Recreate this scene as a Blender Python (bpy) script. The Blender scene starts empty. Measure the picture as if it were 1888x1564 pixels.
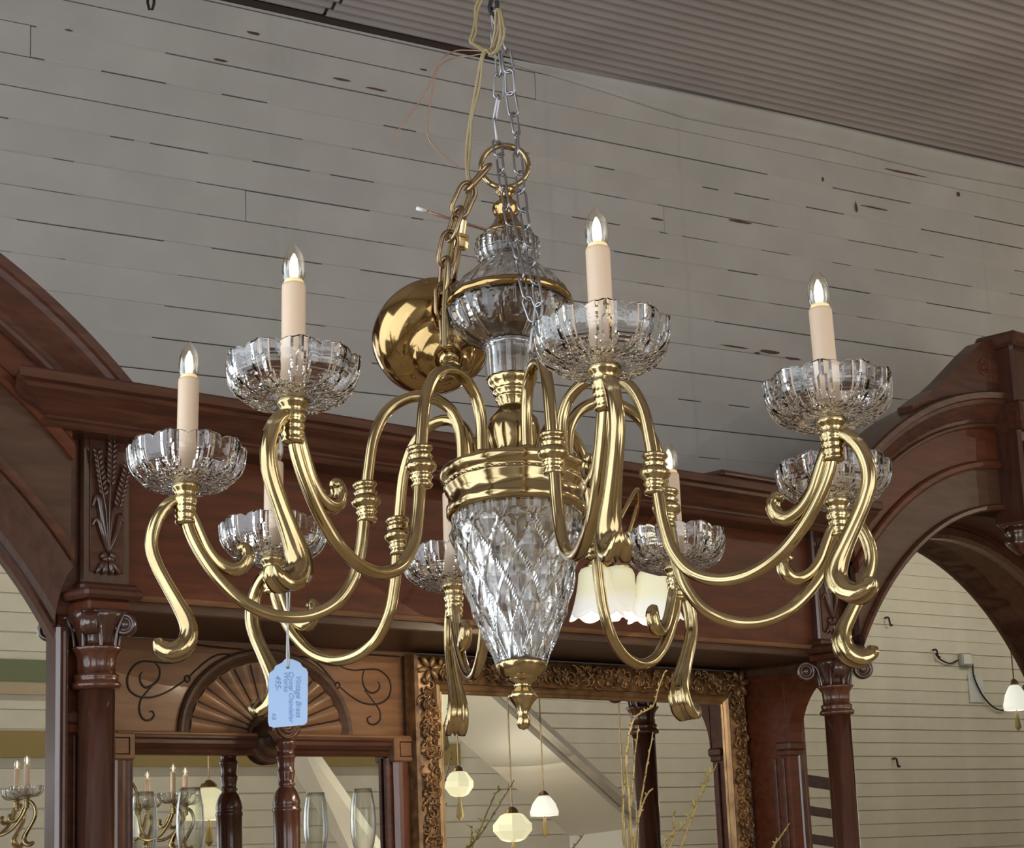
import bpy, bmesh, math, random
from math import sin, cos, pi, radians, sqrt, atan2
from mathutils import Vector, Matrix
random.seed(7)
S = bpy.context.scene
COL = S.collection

# ------------------------------------------------------------------ camera, world, light, exposure
F_PX, W_PX, H_PX = 3710.0, 1888.0, 1564.0
ROLL = atan2(712, 17038); PITCH = math.atan(808 / 3710)
EYE = Vector((0, 0, 1.6))
FWD = Vector((0, cos(PITCH), sin(PITCH)))
_u0 = Vector((0, -sin(PITCH), cos(PITCH))); _r0 = Vector((1, 0, 0))
UPV = _u0 * cos(ROLL) + _r0 * sin(ROLL)
RGT = _r0 * cos(ROLL) - _u0 * sin(ROLL)
cam_d = bpy.data.cameras.new('camera'); cam = bpy.data.objects.new('camera', cam_d); COL.objects.link(cam)
cam_d.sensor_width = 36; cam_d.sensor_fit = 'HORIZONTAL'; cam_d.lens = F_PX / W_PX * 36
cam_d.clip_start = 0.05; cam_d.clip_end = 100
M = Matrix((RGT, UPV, -FWD)).transposed().to_4x4(); M.translation = EYE
cam.matrix_world = M
S.camera = cam

world = bpy.data.worlds.new('world'); S.world = world; world.use_nodes = True
world.node_tree.nodes['Background'].inputs[0].default_value = (0.55, 0.65, 0.8, 1)
world.node_tree.nodes['Background'].inputs[1].default_value = 0.5
S.view_settings.view_transform = 'Standard'
S.view_settings.look = 'None'
S.view_settings.gamma = 1
S.view_settings.use_curve_mapping = False
S.view_settings.exposure = 0.12

# room frame: s along the back wall, d away from it into the room
WA = radians(55.7)
ES = Vector((sin(WA), cos(WA), 0)); EN = Vector((cos(WA), -sin(WA), 0)); WP0 = Vector((0, 7.6, 0))
ROOM_ROT = atan2(ES.y, ES.x)
CEIL_Z, S0, S1, DEPTH = 4.765, -5.5, 14.0, 9.6
FA_ = radians(40)          # the front wall runs at a slant to the back wall
EF = Vector((sin(FA_), cos(FA_), 0)); NF = Vector((-cos(FA_), sin(FA_), 0)); FP0 = Vector((9.6, 7.0, 0))
F_ROT = atan2(EF.y, EF.x)
def front(t, d, z): return FP0 + EF * t + NF * d + Vector((0, 0, z))
def room(s, d, z): return WP0 + ES * s + EN * d + Vector((0, 0, z))

def area_light(name, loc, direction, sx, sy, power, color):
    l = bpy.data.lights.new(name, 'AREA'); l.shape = 'RECTANGLE'; l.size = sx; l.size_y = sy
    l.energy = power; l.color = color
    o = bpy.data.objects.new(name, l); COL.objects.link(o); o.location = loc
    o.rotation_euler = Vector(direction).to_track_quat('-Z', 'Z').to_euler(); return o
def point_light(name, loc, power, color, r=0.0, parent=None):
    l = bpy.data.lights.new(name, 'POINT'); l.energy = power; l.color = color; l.shadow_soft_size = r
    o = bpy.data.objects.new(name, l); COL.objects.link(o); o.location = loc
    if parent: o.parent = parent
    return o
# daylight through two left-wall windows; the front-wall windows are unseen, added for fill
WINDOWS = [('left', 1.0, 3.2, 0.7, 3.9), ('left', 3.6, 6.0, 0.7, 3.9), ('front', -13.0, -10.4, 0.8, 3.5), ('front', -9.9, -7.4, 0.8, 3.5),
           ('front', 6.6, 9.4, 0.8, 4.3), ('front', 9.9, 12.7, 0.8, 4.3)]  # far pair: unseen windows added to brighten the right side
POWER = {'left': 62, 'front': 52, 'far': 100}
for kind, a, b, z0, z1 in WINDOWS:
    if kind == 'left':
        area_light('daylight_and_fill', room(S0 + 0.03, (a + b) / 2, (z0 + z1) / 2), ES, z1 - z0, b - a, POWER['left'], (0.80, 0.90, 1.0))
    else:
        far = a > 0
        area_light('daylight_and_fill', front((a + b) / 2, 0.03, (z0 + z1) / 2), NF, b - a, z1 - z0, POWER['far'] if far else POWER['front'], (1.0, 0.93, 0.84) if far else (0.92, 0.95, 1.0))

# ------------------------------------------------------------------ materials
def mat(name, base=(0.5, 0.5, 0.5), rough=0.5, metal=0.0, spec=None, coat=0, emit=None, estr=0, trans=0, ior=1.5, sub=0):
    m = bpy.data.materials.new(name); m.use_nodes = True
    b = m.node_tree.nodes['Principled BSDF']
    b.inputs['Base Color'].default_value = (*base, 1); b.inputs['Roughness'].default_value = rough
    b.inputs['Metallic'].default_value = metal; b.inputs['IOR'].default_value = ior
    if spec is not None: b.inputs['Specular IOR Level'].default_value = spec
    if coat: b.inputs['Coat Weight'].default_value = coat; b.inputs['Coat Roughness'].default_value = 0.12
    if emit: b.inputs['Emission Color'].default_value = (*emit, 1); b.inputs['Emission Strength'].default_value = estr
    if trans: b.inputs['Transmission Weight'].default_value = trans
    if sub: b.inputs['Subsurface Weight'].default_value = sub; b.inputs['Subsurface Radius'].default_value = (0.02, 0.01, 0.005)
    return m
def nd(m, t, **kw):
    n = m.node_tree.nodes.new(t)
    for k, v in kw.items():
        if k in n.inputs: n.inputs[k].default_value = v
        else: setattr(n, k, v)
    return n
def lk(m, a, ao, b, bi): m.node_tree.links.new(a.outputs[ao], b.inputs[bi])
def wood(name, c1, c2, rough=0.3, scale=(1.2, 10, 10), coat=0.0, bump=0.08, spec=0.25):
    m = mat(name, c1, rough, coat=coat, spec=spec)
    b = m.node_tree.nodes['Principled BSDF']
    tc = nd(m, 'ShaderNodeTexCoord'); mp = nd(m, 'ShaderNodeMapping'); mp.inputs['Scale'].default_value = scale
    nz = nd(m, 'ShaderNodeTexNoise'); nz.inputs['Scale'].default_value = 4; nz.inputs['Detail'].default_value = 8; nz.inputs['Distortion'].default_value = 0.6
    cr = nd(m, 'ShaderNodeValToRGB'); cr.color_ramp.elements[0].position = 0.3; cr.color_ramp.elements[1].position = 0.72
    cr.color_ramp.elements[0].color = (*c2, 1); cr.color_ramp.elements[1].color = (*c1, 1)
    bp = nd(m, 'ShaderNodeBump'); bp.inputs['Strength'].default_value = bump; bp.inputs['Distance'].default_value = 0.004
    lk(m, tc, 'Object', mp, 'Vector'); lk(m, mp, 'Vector', nz, 'Vector'); lk(m, nz, 'Fac', cr, 'Fac'); lk(m, cr, 'Color', b, 'Base Color')
    lk(m, nz, 'Fac', bp, 'Height'); lk(m, bp, 'Normal', b, 'Normal')
    return m
def noisy(name, c1, c2, rough, scale, lo=0.35, hi=0.65, metal=0, bump=0.1, detail=6):
    m = mat(name, c1, rough, metal)
    b = m.node_tree.nodes['Principled BSDF']
    tc = nd(m, 'ShaderNodeTexCoord'); nz = nd(m, 'ShaderNodeTexNoise'); nz.inputs['Scale'].default_value = scale; nz.inputs['Detail'].default_value = detail
    cr = nd(m, 'ShaderNodeValToRGB'); cr.color_ramp.elements[0].position = lo; cr.color_ramp.elements[1].position = hi
    cr.color_ramp.elements[0].color = (*c2, 1); cr.color_ramp.elements[1].color = (*c1, 1)
    bp = nd(m, 'ShaderNodeBump'); bp.inputs['Strength'].default_value = bump; bp.inputs['Distance'].default_value = 0.003
    lk(m, tc, 'Object', nz, 'Vector'); lk(m, nz, 'Fac', cr, 'Fac'); lk(m, cr, 'Color', b, 'Base Color')
    lk(m, nz, 'Fac', bp, 'Height'); lk(m, bp, 'Normal', b, 'Normal')
    return m

MAT = {}
MAT['mahogany'] = wood('mahogany', (0.120, 0.046, 0.026), (0.062, 0.025, 0.016), 0.27)
MAT['mahogany_red'] = wood('mahogany_red', (0.140, 0.040, 0.018), (0.075, 0.024, 0.011), 0.34, spec=0.18)
MAT['mahogany_up'] = wood('mahogany_upright', (0.095, 0.036, 0.022), (0.050, 0.020, 0.013), 0.16, (10, 10, 1.2), 0.8, 0.04, spec=0.5)
MAT['walnut_panel'] = wood('walnut_panel', (0.27, 0.13, 0.062), (0.16, 0.075, 0.037), 0.42, (1.5, 10, 10), 0.1)
MAT['walnut_dark'] = wood('walnut_dark', (0.115, 0.058, 0.034), (0.066, 0.034, 0.021), 0.38)
MAT['spindle_wood'] = wood('spindle_wood', (0.145, 0.048, 0.024), (0.07, 0.024, 0.013), 0.2, (10, 10, 1.5), 0.4, spec=0.5)
MAT['groove'] = mat('groove_shadow', (0.018, 0.008, 0.005), 0.6)
MAT['oldgilt'] = noisy('old_gilt', (0.36, 0.20, 0.085), (0.10, 0.05, 0.022), 0.42, 30, 0.3, 0.7, 0.55, 0.4)
MAT['gilt_strip'] = noisy('gilt_strip', (0.42, 0.26, 0.12), (0.2, 0.11, 0.05), 0.35, 12, metal=0.5)
MAT['plank'] = noisy('white_paint', (0.56, 0.535, 0.50), (0.485, 0.46, 0.43), 0.55, 3.5, 0.3, 0.7, bump=0.12)
MAT['plank_cream'] = noisy('cream_paint', (0.76, 0.735, 0.645), (0.66, 0.635, 0.545), 0.6, 3.5, 0.3, 0.7, bump=0.12)
MAT['gap'] = mat('gap_dark', (0.05, 0.032, 0.022), 0.9)
MAT['chip'] = mat('bare_wood', (0.12, 0.06, 0.035), 0.85)
MAT['tin'] = noisy('ceiling_tin', (0.47, 0.415, 0.39), (0.37, 0.32, 0.30), 0.6, 1.3, 0.3, 0.7, bump=0.05)
MAT['white_trim'] = noisy('white_trim', (0.53, 0.51, 0.48), (0.45, 0.43, 0.40), 0.55, 3, bump=0.05)
MAT['beam'] = mat('beam_white', (0.78, 0.78, 0.74), 0.5)
MAT['ochre'] = mat('ochre_paint', (0.32, 0.24, 0.09), 0.6)
MAT['floor'] = wood('floor_boards', (0.46, 0.36, 0.26), (0.33, 0.25, 0.17), 0.4, (1, 8, 8))
MAT['brass'] = noisy('polished_brass', (0.53, 0.405, 0.215), (0.39, 0.29, 0.145), 0.14, 14, metal=1, bump=0.03)
MAT['brass_red'] = noisy('lacquered_brass', (0.43, 0.29, 0.125), (0.30, 0.19, 0.075), 0.10, 9, metal=1, bump=0.02)
MAT['brass_old'] = noisy('tarnished_brass', (0.40, 0.27, 0.14), (0.22, 0.14, 0.08), 0.3, 20, metal=1)
MAT['brass_pale'] = mat('pale_brass', (0.85, 0.66, 0.34), 0.25, 1)
MAT['steel'] = mat('zinc_steel', (0.36, 0.35, 0.36), 0.3, 1)
MAT['iron'] = mat('black_iron', (0.03, 0.028, 0.026), 0.5, 0.6)
MAT['galv'] = mat('galvanised_box', (0.42, 0.44, 0.42), 0.45, 0.7)
MAT['candle'] = mat('ivory_sleeve', (0.72, 0.53, 0.37), 0.42, sub=0.1)
MAT['paper'] = mat('tag_paper', (0.42, 0.58, 0.84), 0.8)
MAT['ink'] = mat('blue_ink', (0.20, 0.30, 0.58), 0.8)
MAT['string'] = mat('cotton_string', (0.62, 0.62, 0.62), 0.9)
MAT['cord'] = mat('clear_gold_cord', (0.40, 0.30, 0.14), 0.25, trans=0.35)
MAT['copper'] = mat('copper_wire', (0.32, 0.17, 0.12), 0.4, 0.6)
MAT['twig'] = noisy('willow_bark', (0.42, 0.33, 0.15), (0.25, 0.18, 0.07), 0.6, 30)
MAT['leaf'] = mat('yellow_green_leaf', (0.40, 0.38, 0.10), 0.6)
MAT['whitepaint'] = mat('plain_white', (0.75, 0.76, 0.74), 0.5)
MAT['notice'] = mat('notice_paper', (0.66, 0.72, 0.75), 0.7)
MAT['crystal'] = mat('lead_crystal', (1, 1, 1), 0.0, trans=1.0, ior=1.54)
MAT['clear_glass'] = mat('clear_glass', (1, 1, 1), 0.0, trans=1.0, ior=1.45)
m = mat('silvered_mirror', (0.88, 0.90, 0.88), 0.0, 1.0); MAT['mirror'] = m
m = noisy('foxed_mirror', (0.82, 0.84, 0.82), (0.74, 0.75, 0.72), 0.0, 5, 0.3, 0.6, metal=1.0, bump=0.0); MAT['mirror_old'] = m
MAT['crystal_in'] = mat('crystal_lining', (1, 1, 1), 0.16, trans=1.0, ior=1.54)
# thin bulb glass: lets the lamp's light out, still shines
m = bpy.data.materials.new('bulb_glass'); m.use_nodes = True; nt = m.node_tree; nt.nodes.clear()
out = nt.nodes.new('ShaderNodeOutputMaterial'); mx = nt.nodes.new('ShaderNodeMixShader'); tr = nt.nodes.new('ShaderNodeBsdfTransparent'); gl = nt.nodes.new('ShaderNodeBsdfGlossy'); lw = nt.nodes.new('ShaderNodeLayerWeight')
tr.inputs[0].default_value = (1.0, 0.95, 0.85, 1); gl.inputs[1].default_value = 0.02; lw.inputs[0].default_value = 0.35
nt.links.new(lw.outputs['Facing'], mx.inputs[0]); nt.links.new(tr.outputs[0], mx.inputs[1]); nt.links.new(gl.outputs[0], mx.inputs[2]); nt.links.new(mx.outputs[0], out.inputs[0]); MAT['bulb'] = m
m = MAT['bulb'].copy(); m.name = 'thin_glass'; m.node_tree.nodes['Layer Weight'].inputs[0].default_value = 0.30; m.node_tree.nodes['Transparent BSDF'].inputs[0].default_value = (.97, .98, .97, 1); MAT['thin_glass'] = m
MAT['filament'] = mat('lit_filament', (1, 1, 1), 0.5, emit=(1.0, 0.97, 0.90), estr=0.62)
MAT['halo_base'] = mat('lit_bulb_base', (0.9, 0.7, 0.35), 0.4, emit=(1.0, 0.66, 0.28), estr=0.25)
def shade_mat(name, top, bottom, z0, z1, strength):
    m = mat(name, (0.75, 0.7, 0.55), 0.4); b = m.node_tree.nodes['Principled BSDF']
    tc = nd(m, 'ShaderNodeTexCoord'); sx = nd(m, 'ShaderNodeSeparateXYZ'); mr = nd(m, 'ShaderNodeMapRange')
    mr.inputs['From Min'].default_value = z0; mr.inputs['From Max'].default_value = z1
    cr = nd(m, 'ShaderNodeValToRGB'); cr.color_ramp.elements[0].color = (*bottom, 1); cr.color_ramp.elements[1].color = (*top, 1)
    cr.color_ramp.elements[0].position = 0.22; cr.color_ramp.elements[1].position = 0.5
    lk(m, tc, 'Object', sx, 'Vector'); lk(m, sx, 'Z', mr, 'Value'); lk(m, mr, 'Result', cr, 'Fac'); lk(m, cr, 'Color', b, 'Emission Color')
    b.inputs['Emission Strength'].default_value = strength
    return m
MAT['shade'] = shade_mat('lit_opal_shade', (0.44, 0.42, 0.24), (0.53, 0.53, 0.53), -0.14, 0.0, 0.74)
MAT['lamp_warm'] = mat('lit_lamp_shade', (0.8, 0.75, 0.55), 0.4, emit=(0.62, 0.58, 0.36), estr=0.9)
MAT['lamp_white'] = mat('lit_white_shade', (0.8, 0.8, 0.75), 0.4, emit=(0.75, 0.74, 0.66), estr=0.85)

# ------------------------------------------------------------------ mesh helpers
def mesh(name, v, f, m, smooth=False):
    me = bpy.data.meshes.new(name); me.from_pydata([tuple(p) for p in v], [], f); me.materials.append(m)
    if smooth:
        me.polygons.foreach_set('use_smooth', [True] * len(me.polygons))
    me.update(); return me
def two_mat(o, n, m):
    o.data.materials.append(m)
    for p in o.data.polygons[n:]: p.material_index = 1
    return o
def fixn(me):
    bm = bmesh.new(); bm.from_mesh(me); bmesh.ops.recalc_face_normals(bm, faces=bm.faces); bm.to_mesh(me); bm.free(); return me
def obj(name, me, parent=None, loc=None, rot=None):
    o = bpy.data.objects.new(name, me); COL.objects.link(o)
    if parent: o.parent = parent
    if loc is not None: o.location = loc
    if rot is not None: o.rotation_euler = rot
    return o
def part(name, geo, m, parent, smooth=False, loc=None, rot=None, fix=True):
    me = mesh(name, geo[0], geo[1], m, smooth)
    if fix: fixn(me)
    return obj(name, me, parent, loc, rot)
def empty(name, loc=(0, 0, 0), rot=(0, 0, 0), label=None, cat=None, group=None, kind=None):
    o = bpy.data.objects.new(name, None); COL.objects.link(o); o.location = loc; o.rotation_euler = rot; o.empty_display_size = 0.05
    tag(o, label, cat, group, kind); return o
def tag(o, label=None, cat=None, group=None, kind=None):
    if label: o['label'] = label
    if cat: o['category'] = cat
    if group: o['group'] = group
    if kind: o['kind'] = kind
    return o
def join(*geos):
    V, Fc = [], []
    for v, f in geos:
        n = len(V); V += [Vector(p) for p in v]; Fc += [tuple(i + n for i in q) for q in f]
    return V, Fc
def xf(geo, mtx): return [mtx @ Vector(p) for p in geo[0]], geo[1]
def mv(geo, x, y, z): return [Vector(p) + Vector((x, y, z)) for p in geo[0]], geo[1]
def box(x0, x1, y0, y1, z0, z1):
    v = [(x0, y0, z0), (x1, y0, z0), (x1, y1, z0), (x0, y1, z0), (x0, y0, z1), (x1, y0, z1), (x1, y1, z1), (x0, y1, z1)]
    return [Vector(p) for p in v], [(0, 3, 2, 1), (4, 5, 6, 7), (0, 1, 5, 4), (1, 2, 6, 5), (2, 3, 7, 6), (3, 0, 4, 7)]
def bbox(x0, x1, y0, y1, z0, z1, b=0.004):
    b = min(b, (x1 - x0) * .45, (y1 - y0) * .45, (z1 - z0) * .45)
    bm = bmesh.new(); g = box(x0, x1, y0, y1, z0, z1); vs = [bm.verts.new(p) for p in g[0]]
    for q in g[1]: bm.faces.new([vs[i] for i in q])
    bmesh.ops.bevel(bm, geom=list(bm.edges), offset=b, segments=1, affect='EDGES')
    bm.verts.index_update(); r = ([v.co.copy() for v in bm.verts], [tuple(v.index for v in q.verts) for q in bm.faces]); bm.free(); return r
def lathe(prof, n=32, rad=None, close=True):
    """prof: list of (r, z); rad(r, z, angle, i) -> r"""
    V, Fc = [], []
    for i, (r, z) in enumerate(prof):
        for k in range(n):
            a = 2 * pi * k / n; rr = rad(r, z, a, i) if rad else r
            V.append(Vector((rr * cos(a), rr * sin(a), z)))
    for i in range(len(prof) - 1):
        for k in range(n):
            k2 = (k + 1) % n
            Fc.append((i * n + k, i * n + k2, (i + 1) * n + k2, (i + 1) * n + k))
    if close:
        if prof[0][0] > 1e-5: Fc.append(tuple(range(n - 1, -1, -1)))
        if prof[-1][0] > 1e-5: Fc.append(tuple((len(prof) - 1) * n + k for k in range(n)))
    return V, Fc
def spline(P, n=8, closed=False):
    P = [Vector(p) for p in P]; out = []; m = len(P)
    for i in range(m if closed else m - 1):
        g = (lambda k: P[k % m]) if closed else (lambda k: P[max(0, min(m - 1, k))])
        p0, p1, p2, p3 = g(i - 1), g(i), g(i + 1), g(i + 2)
        for j in range(n):
            t = j / n
            out.append(0.5 * ((2 * p1) + (p2 - p0) * t + (2 * p0 - 5 * p1 + 4 * p2 - p3) * t * t + (3 * p1 - p0 - 3 * p2 + p3) * t ** 3))
    if not closed: out.append(P[-1])
    return out
def tube(path, rad, n=8, closed=False, sect=None, side=None):
    """sweep a circle (or sect: list of (a, b)) along path; rad number or list; side: fixed binormal"""
    P = [Vector(p) for p in path]; m = len(P); V, Fc = [], []
    T = []
    for i in range(m):
        a = P[(i - 1) % m] if closed else P[max(0, i - 1)]; b = P[(i + 1) % m] if closed else P[min(m - 1, i + 1)]
        t = (b - a); T.append(t.normalized() if t.length > 1e-9 else Vector((0, 0, 1)))
    nrm = T[0].orthogonal().normalized()
    sec = sect or [(cos(2 * pi * k / n), sin(2 * pi * k / n)) for k in range(n)]
    n = len(sec)
    for i in range(m):
        if side is not None:
            b = Vector(side); nn = b.cross(T[i]).normalized()
        else:
            nrm = (nrm - T[i] * nrm.dot(T[i])); nrm = nrm.normalized() if nrm.length > 1e-6 else T[i].orthogonal().normalized()
            nn = nrm; b = T[i].cross(nn)
        r = rad[i] if isinstance(rad, (list, tuple)) else rad
        rx, ry = r if isinstance(r, tuple) else (r, r)
        for (ca, sa) in sec: V.append(P[i] + nn * (ca * rx) + b * (sa * ry))
    for i in range(m if closed else m - 1):
        j = (i + 1) % m
        for k in range(n):
            k2 = (k + 1) % n; Fc.append((i * n + k, i * n + k2, j * n + k2, j * n + k))
    if not closed:
        Fc.append(tuple(range(n - 1, -1, -1))); Fc.append(tuple((m - 1) * n + k for k in range(n)))
    return V, Fc
def ellipsoid(c, rx, ry, rz, n=10, m=6, rot=None):
    prof = [(max(1e-6, sin(pi * i / m)), -cos(pi * i / m)) for i in range(m + 1)]
    v, f = lathe(prof, n, close=False); R = rot or Matrix()
    return [R.to_3x3() @ Vector((p.x * rx, p.y * ry, p.z * rz)) + Vector(c) for p in v], f
def extrude(poly, a, b, fn):
    """poly: list of 2D points; fn(p, q, t) -> 3D with t in (a, b)"""
    n = len(poly); V = [Vector(fn(p, q, a)) for p, q in poly] + [Vector(fn(p, q, b)) for p, q in poly]
    Fc = [tuple(range(n - 1, -1, -1)), tuple(range(n, 2 * n))] + [(i, (i + 1) % n, n + (i + 1) % n, n + i) for i in range(n)]
    return V, Fc
def ray(px, py): return FWD + RGT * ((px - W_PX / 2) / F_PX) - UPV * ((py - H_PX / 2) / F_PX)
def at_depth(px, py, Y):
    d = ray(px, py); return EYE + d * (Y / d.y)

# ------------------------------------------------------------------ the room
BL = radians(0)
def rl(s, d, z): return Vector((s, -d, z))      # room-local coordinates (x along back wall, -y into the room)
def room_empty(name, kind='structure'):
    return empty(name, WP0, (0, 0, ROOM_ROT), kind=kind)
# back wall: planks on a dark backing
wb = room_empty('wall_back')
part('backing', box(S0, S1, 0.012, 0.14, 0, 4.9), MAT['gap'], wb)
rows = [4.50 - 0.1185 * k for k in range(-3, 26)]
def plank_geo(L, h, t, b=0.0016): return bbox(0, L, -t, 0.012, 0, h, b)
for k in range(len(rows) - 1):
    top, bot = rows[k], rows[k + 1]
    if top > CEIL_Z: top = CEIL_Z
    if bot < 1.45: break
    cuts = [S0, random.uniform(-4.5, -2.3)] + ([random.uniform(-1.6, 2.6)] if random.random() < .25 else []) + [random.uniform(3.3, 5.0), S1]
    if abs(top - 4.50) < .02: cuts = [S0, -1.945, 4.1, S1]
    if abs(top - 4.026) < .02: cuts = [S0, -1.130, 3.9, S1]
    for a, b in zip(cuts[:-1], cuts[1:]):
        g = random.choice([0.0015, 0.002, 0.003, 0.0045, 0.006, 0.007])
        part('plank', plank_geo(b - a - 0.003, top - bot - g, random.uniform(0.001, 0.007)), MAT['plank'], wb, loc=rl(a, 0, bot + g * .5))
rnd0 = random.Random(21); caulk = []
for top in rows[3:16]:
    s_ = -2.8; share = rnd0.choice([.15, .3, .5, .7, .8])
    while s_ < 3.8:
        L_ = rnd0.uniform(.04, .5)
        if rnd0.random() < share: caulk.append(box(s_, s_ + L_, -rnd0.uniform(.0, .0025), 0.01, top - .008, top + .008))
        s_ += L_ + rnd0.uniform(.02, .25)
tag(part('paint_in_joints', join(*caulk), MAT['plank'], wb), kind='stuff')
part('lower_wall', box(S0, S1, -0.004, 0.012, 0, rows[-2] if rows[-1] < 1.45 else rows[-1]), MAT['plank'], wb)
# paint chips and drips on the boards
chips = []
for (px, py, wpx, hpx) in [(125, 57, 12, 4), (402, 112, 24, 5), (465, 62, 22, 6), (630, 148, 30, 4), (690, 165, 34, 5), (1420, 650, 40, 7), (1460, 662, 34, 5), (1395, 652, 12, 4), (1615, 385, 60, 3), (1660, 318, 90, 4), (1365, 410, 50, 4), (1765, 360, 6, 12), (1577, 385, 5, 22), (1515, 332, 4, 12), (1210, 405, 26, 4), (780, 130, 12, 4), (1350, 640, 50, 3)]:
    d = ray(px, py); t = (WP0 - EYE).dot(EN) / d.dot(EN); P = EYE + d * t; s = (P - WP0).dot(ES); sc = t / F_PX
    n = 7; poly = []
    for i in range(n):
        a = 2 * pi * i / n; poly.append((s + cos(a) * wpx * sc * .75 * random.uniform(.6, 1.1), P.z + sin(a) * hpx * sc * .6 * random.uniform(.5, 1.2) - cos(a) * wpx * sc * .0))
    chips.append(extrude(poly, 0.0076, 0.0082, lambda p, q, t: rl(p, t, q)))
tag(part('paint_chips', join(*chips), MAT['chip'], wb), kind='stuff')
# other walls
wl = room_empty('wall_left')
def front_empty(name): return empty(name, FP0, (0, 0, F_ROT), kind='structure')
FT0, FT1 = -13.6, 20.0
def wall_with_windows(root, kind, length0, length1):
    wins = [w for w in WINDOWS if w[0] == kind]
    cur = length0
    def blk(a, b, z0, z1, nm='wall_panel'):
        if b - a < 1e-3 or z1 - z0 < 1e-3: return
        g = box(S0 - 0.15, S0, -b, -a, z0, z1) if kind == 'left' else box(a, b, -0.15, 0, z0, z1)
        part(nm, g, MAT['plank_cream'] if kind == 'front' else MAT['plank'], root)
    for _, a, b, z0, z1 in wins:
        blk(cur, a, 0, CEIL_Z); blk(a, b, 0, z0); blk(a, b, z1, CEIL_Z); cur = b
    blk(cur, length1, 0, CEIL_Z)
wall_with_windows(wl, 'left', 0, DEPTH)
wf = front_empty('wall_front'); wall_with_windows(wf, 'front', FT0, FT1)
wr = room_empty('wall_right'); part('wall_panel', box(S1, S1 + 0.15, -DEPTH, 0, 0, CEIL_Z), MAT['plank'], wr)
for i, (kind, a, b, z0, z1) in enumerate(WINDOWS):  # front-wall ones are unseen, added to carry the fill light
    w = room_empty('window_%d' % (i + 1)) if kind == 'left' else front_empty('window_%d' % (i + 1)); t = 0.05; m_ = (a + b) / 2
    bars = [(a, b, z0, z0 + t), (a, b, z1 - t, z1), (a, a + t, z0, z1), (b - t, b, z0, z1), (m_ - t / 2, m_ + t / 2, z0, z1)] + ([(a, b, 2.75, 2.75 + t)] if z0 < 3 else [])
    for (p0, p1, q0, q1) in bars:
        g = box(S0 - 0.1, S0 - 0.01, -p1, -p0, q0, q1) if kind == 'left' else box(p0, p1, -0.1, -0.01, q0, q1)
        part('sash', g, MAT['whitepaint'], w)
    g = box(S0 - 0.06, S0 - 0.055, -b, -a, z0, z1) if kind == 'left' else box(a, b, -0.06, -0.055, z0, z1)
    part('pane', g, MAT['bulb'], w)
# front wall boards seen in the mirrors
z = 0.5
while z < 4.7:
    z1 = z + 0.1185
    for a, b in [(-7.2, -1.5), (-1.5, 3.0), (3.0, 6.5)]:
        g = random.choice([0.003, 0.006, 0.009, 0.012])
        part('plank', box(0, b - a - .003, 0, 0.010 + random.uniform(0, .006), 0, z1 - z - g), MAT['plank_cream'], wf, loc=Vector((a, 0, z)))
    z = z1
fl = room_empty('floor'); part('floor_boards', box(S0 - .15, S1 + .15, -DEPTH - .15, .15, -0.1, 0), MAT['floor'], fl)
# corrugated tin ceiling in sheets with an overlapped seam
ce = room_empty('ceiling')
part('ceiling_deck', box(S0 - .15, S1 + .15, -DEPTH - .15, .15, CEIL_Z + 0.03, CEIL_Z + 0.1), MAT['tin'], ce)
def sheet(s0, s1, d0, d1, zo):
    V, Fc = [], []; pitch = 0.062; n = int((d1 - d0) / pitch * 8)
    for i in range(n + 1):
        d = d0 + (d1 - d0) * i / n; z = CEIL_Z + 0.009 + 0.0085 * cos(2 * pi * d / pitch) + zo
        V += [rl(s0, d, z), rl(s1, d, z)]
    for i in range(n): Fc.append((2 * i, 2 * i + 1, 2 * i + 3, 2 * i + 2))
    return V, Fc
for a, b, zo in [(S0, -3.4, 0.0), (-3.4, -0.812, 0.004), (-0.800, 4.2, 0.0), (4.2, S1, 0.004)]:
    part('tin_sheet', sheet(a, b, 0.0, 4.2, zo), MAT['tin'], ce, smooth=True)
    part('tin_sheet', sheet(a, b, 4.2, DEPTH, zo), MAT['tin'], ce, smooth=True)
# white cove moulding, on the right half of the wall top, a dark strip on the left
t1 = room_empty('trim_1')
def cove(s0, s1, n=24):
    V, Fc = [], []; prof = [(0.0, -0.082), (0.010, -0.084), (0.014, -0.074), (0.028, -0.058), (0.050, -0.034), (0.064, -0.014), (0.068, 0.0), (0.0, 0.0)]
    for i in range(n + 1):
        s = s0 + (s1 - s0) * i / n; sag = 0.012 * sin(i * 0.9) * (0 < i < n)
        k = min(1, .12 + (s - s0) / 1.1)
        for (d, z) in prof: V.append(rl(s, d * k + 0.006, CEIL_Z + z * k + sag * k * (0.6 if z < -.05 else 0.2)))
    m_ = len(prof)
    for i in range(n):
        for j in range(m_): Fc.append((i * m_ + j, i * m_ + (j + 1) % m_, (i + 1) * m_ + (j + 1) % m_, (i + 1) * m_ + j))
    Fc += [tuple(range(m_)), tuple(n * m_ + j for j in range(m_))]
    return V, Fc
part('cove_moulding', cove(-0.05, 8.0, 40), MAT['white_trim'], t1, smooth=True)
t2 = room_empty('trim_2'); part('gap_strip', box(S0, 0.2, -0.010, 0, CEIL_Z - 0.016, CEIL_Z + .01), MAT['gap'], t2)

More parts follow.
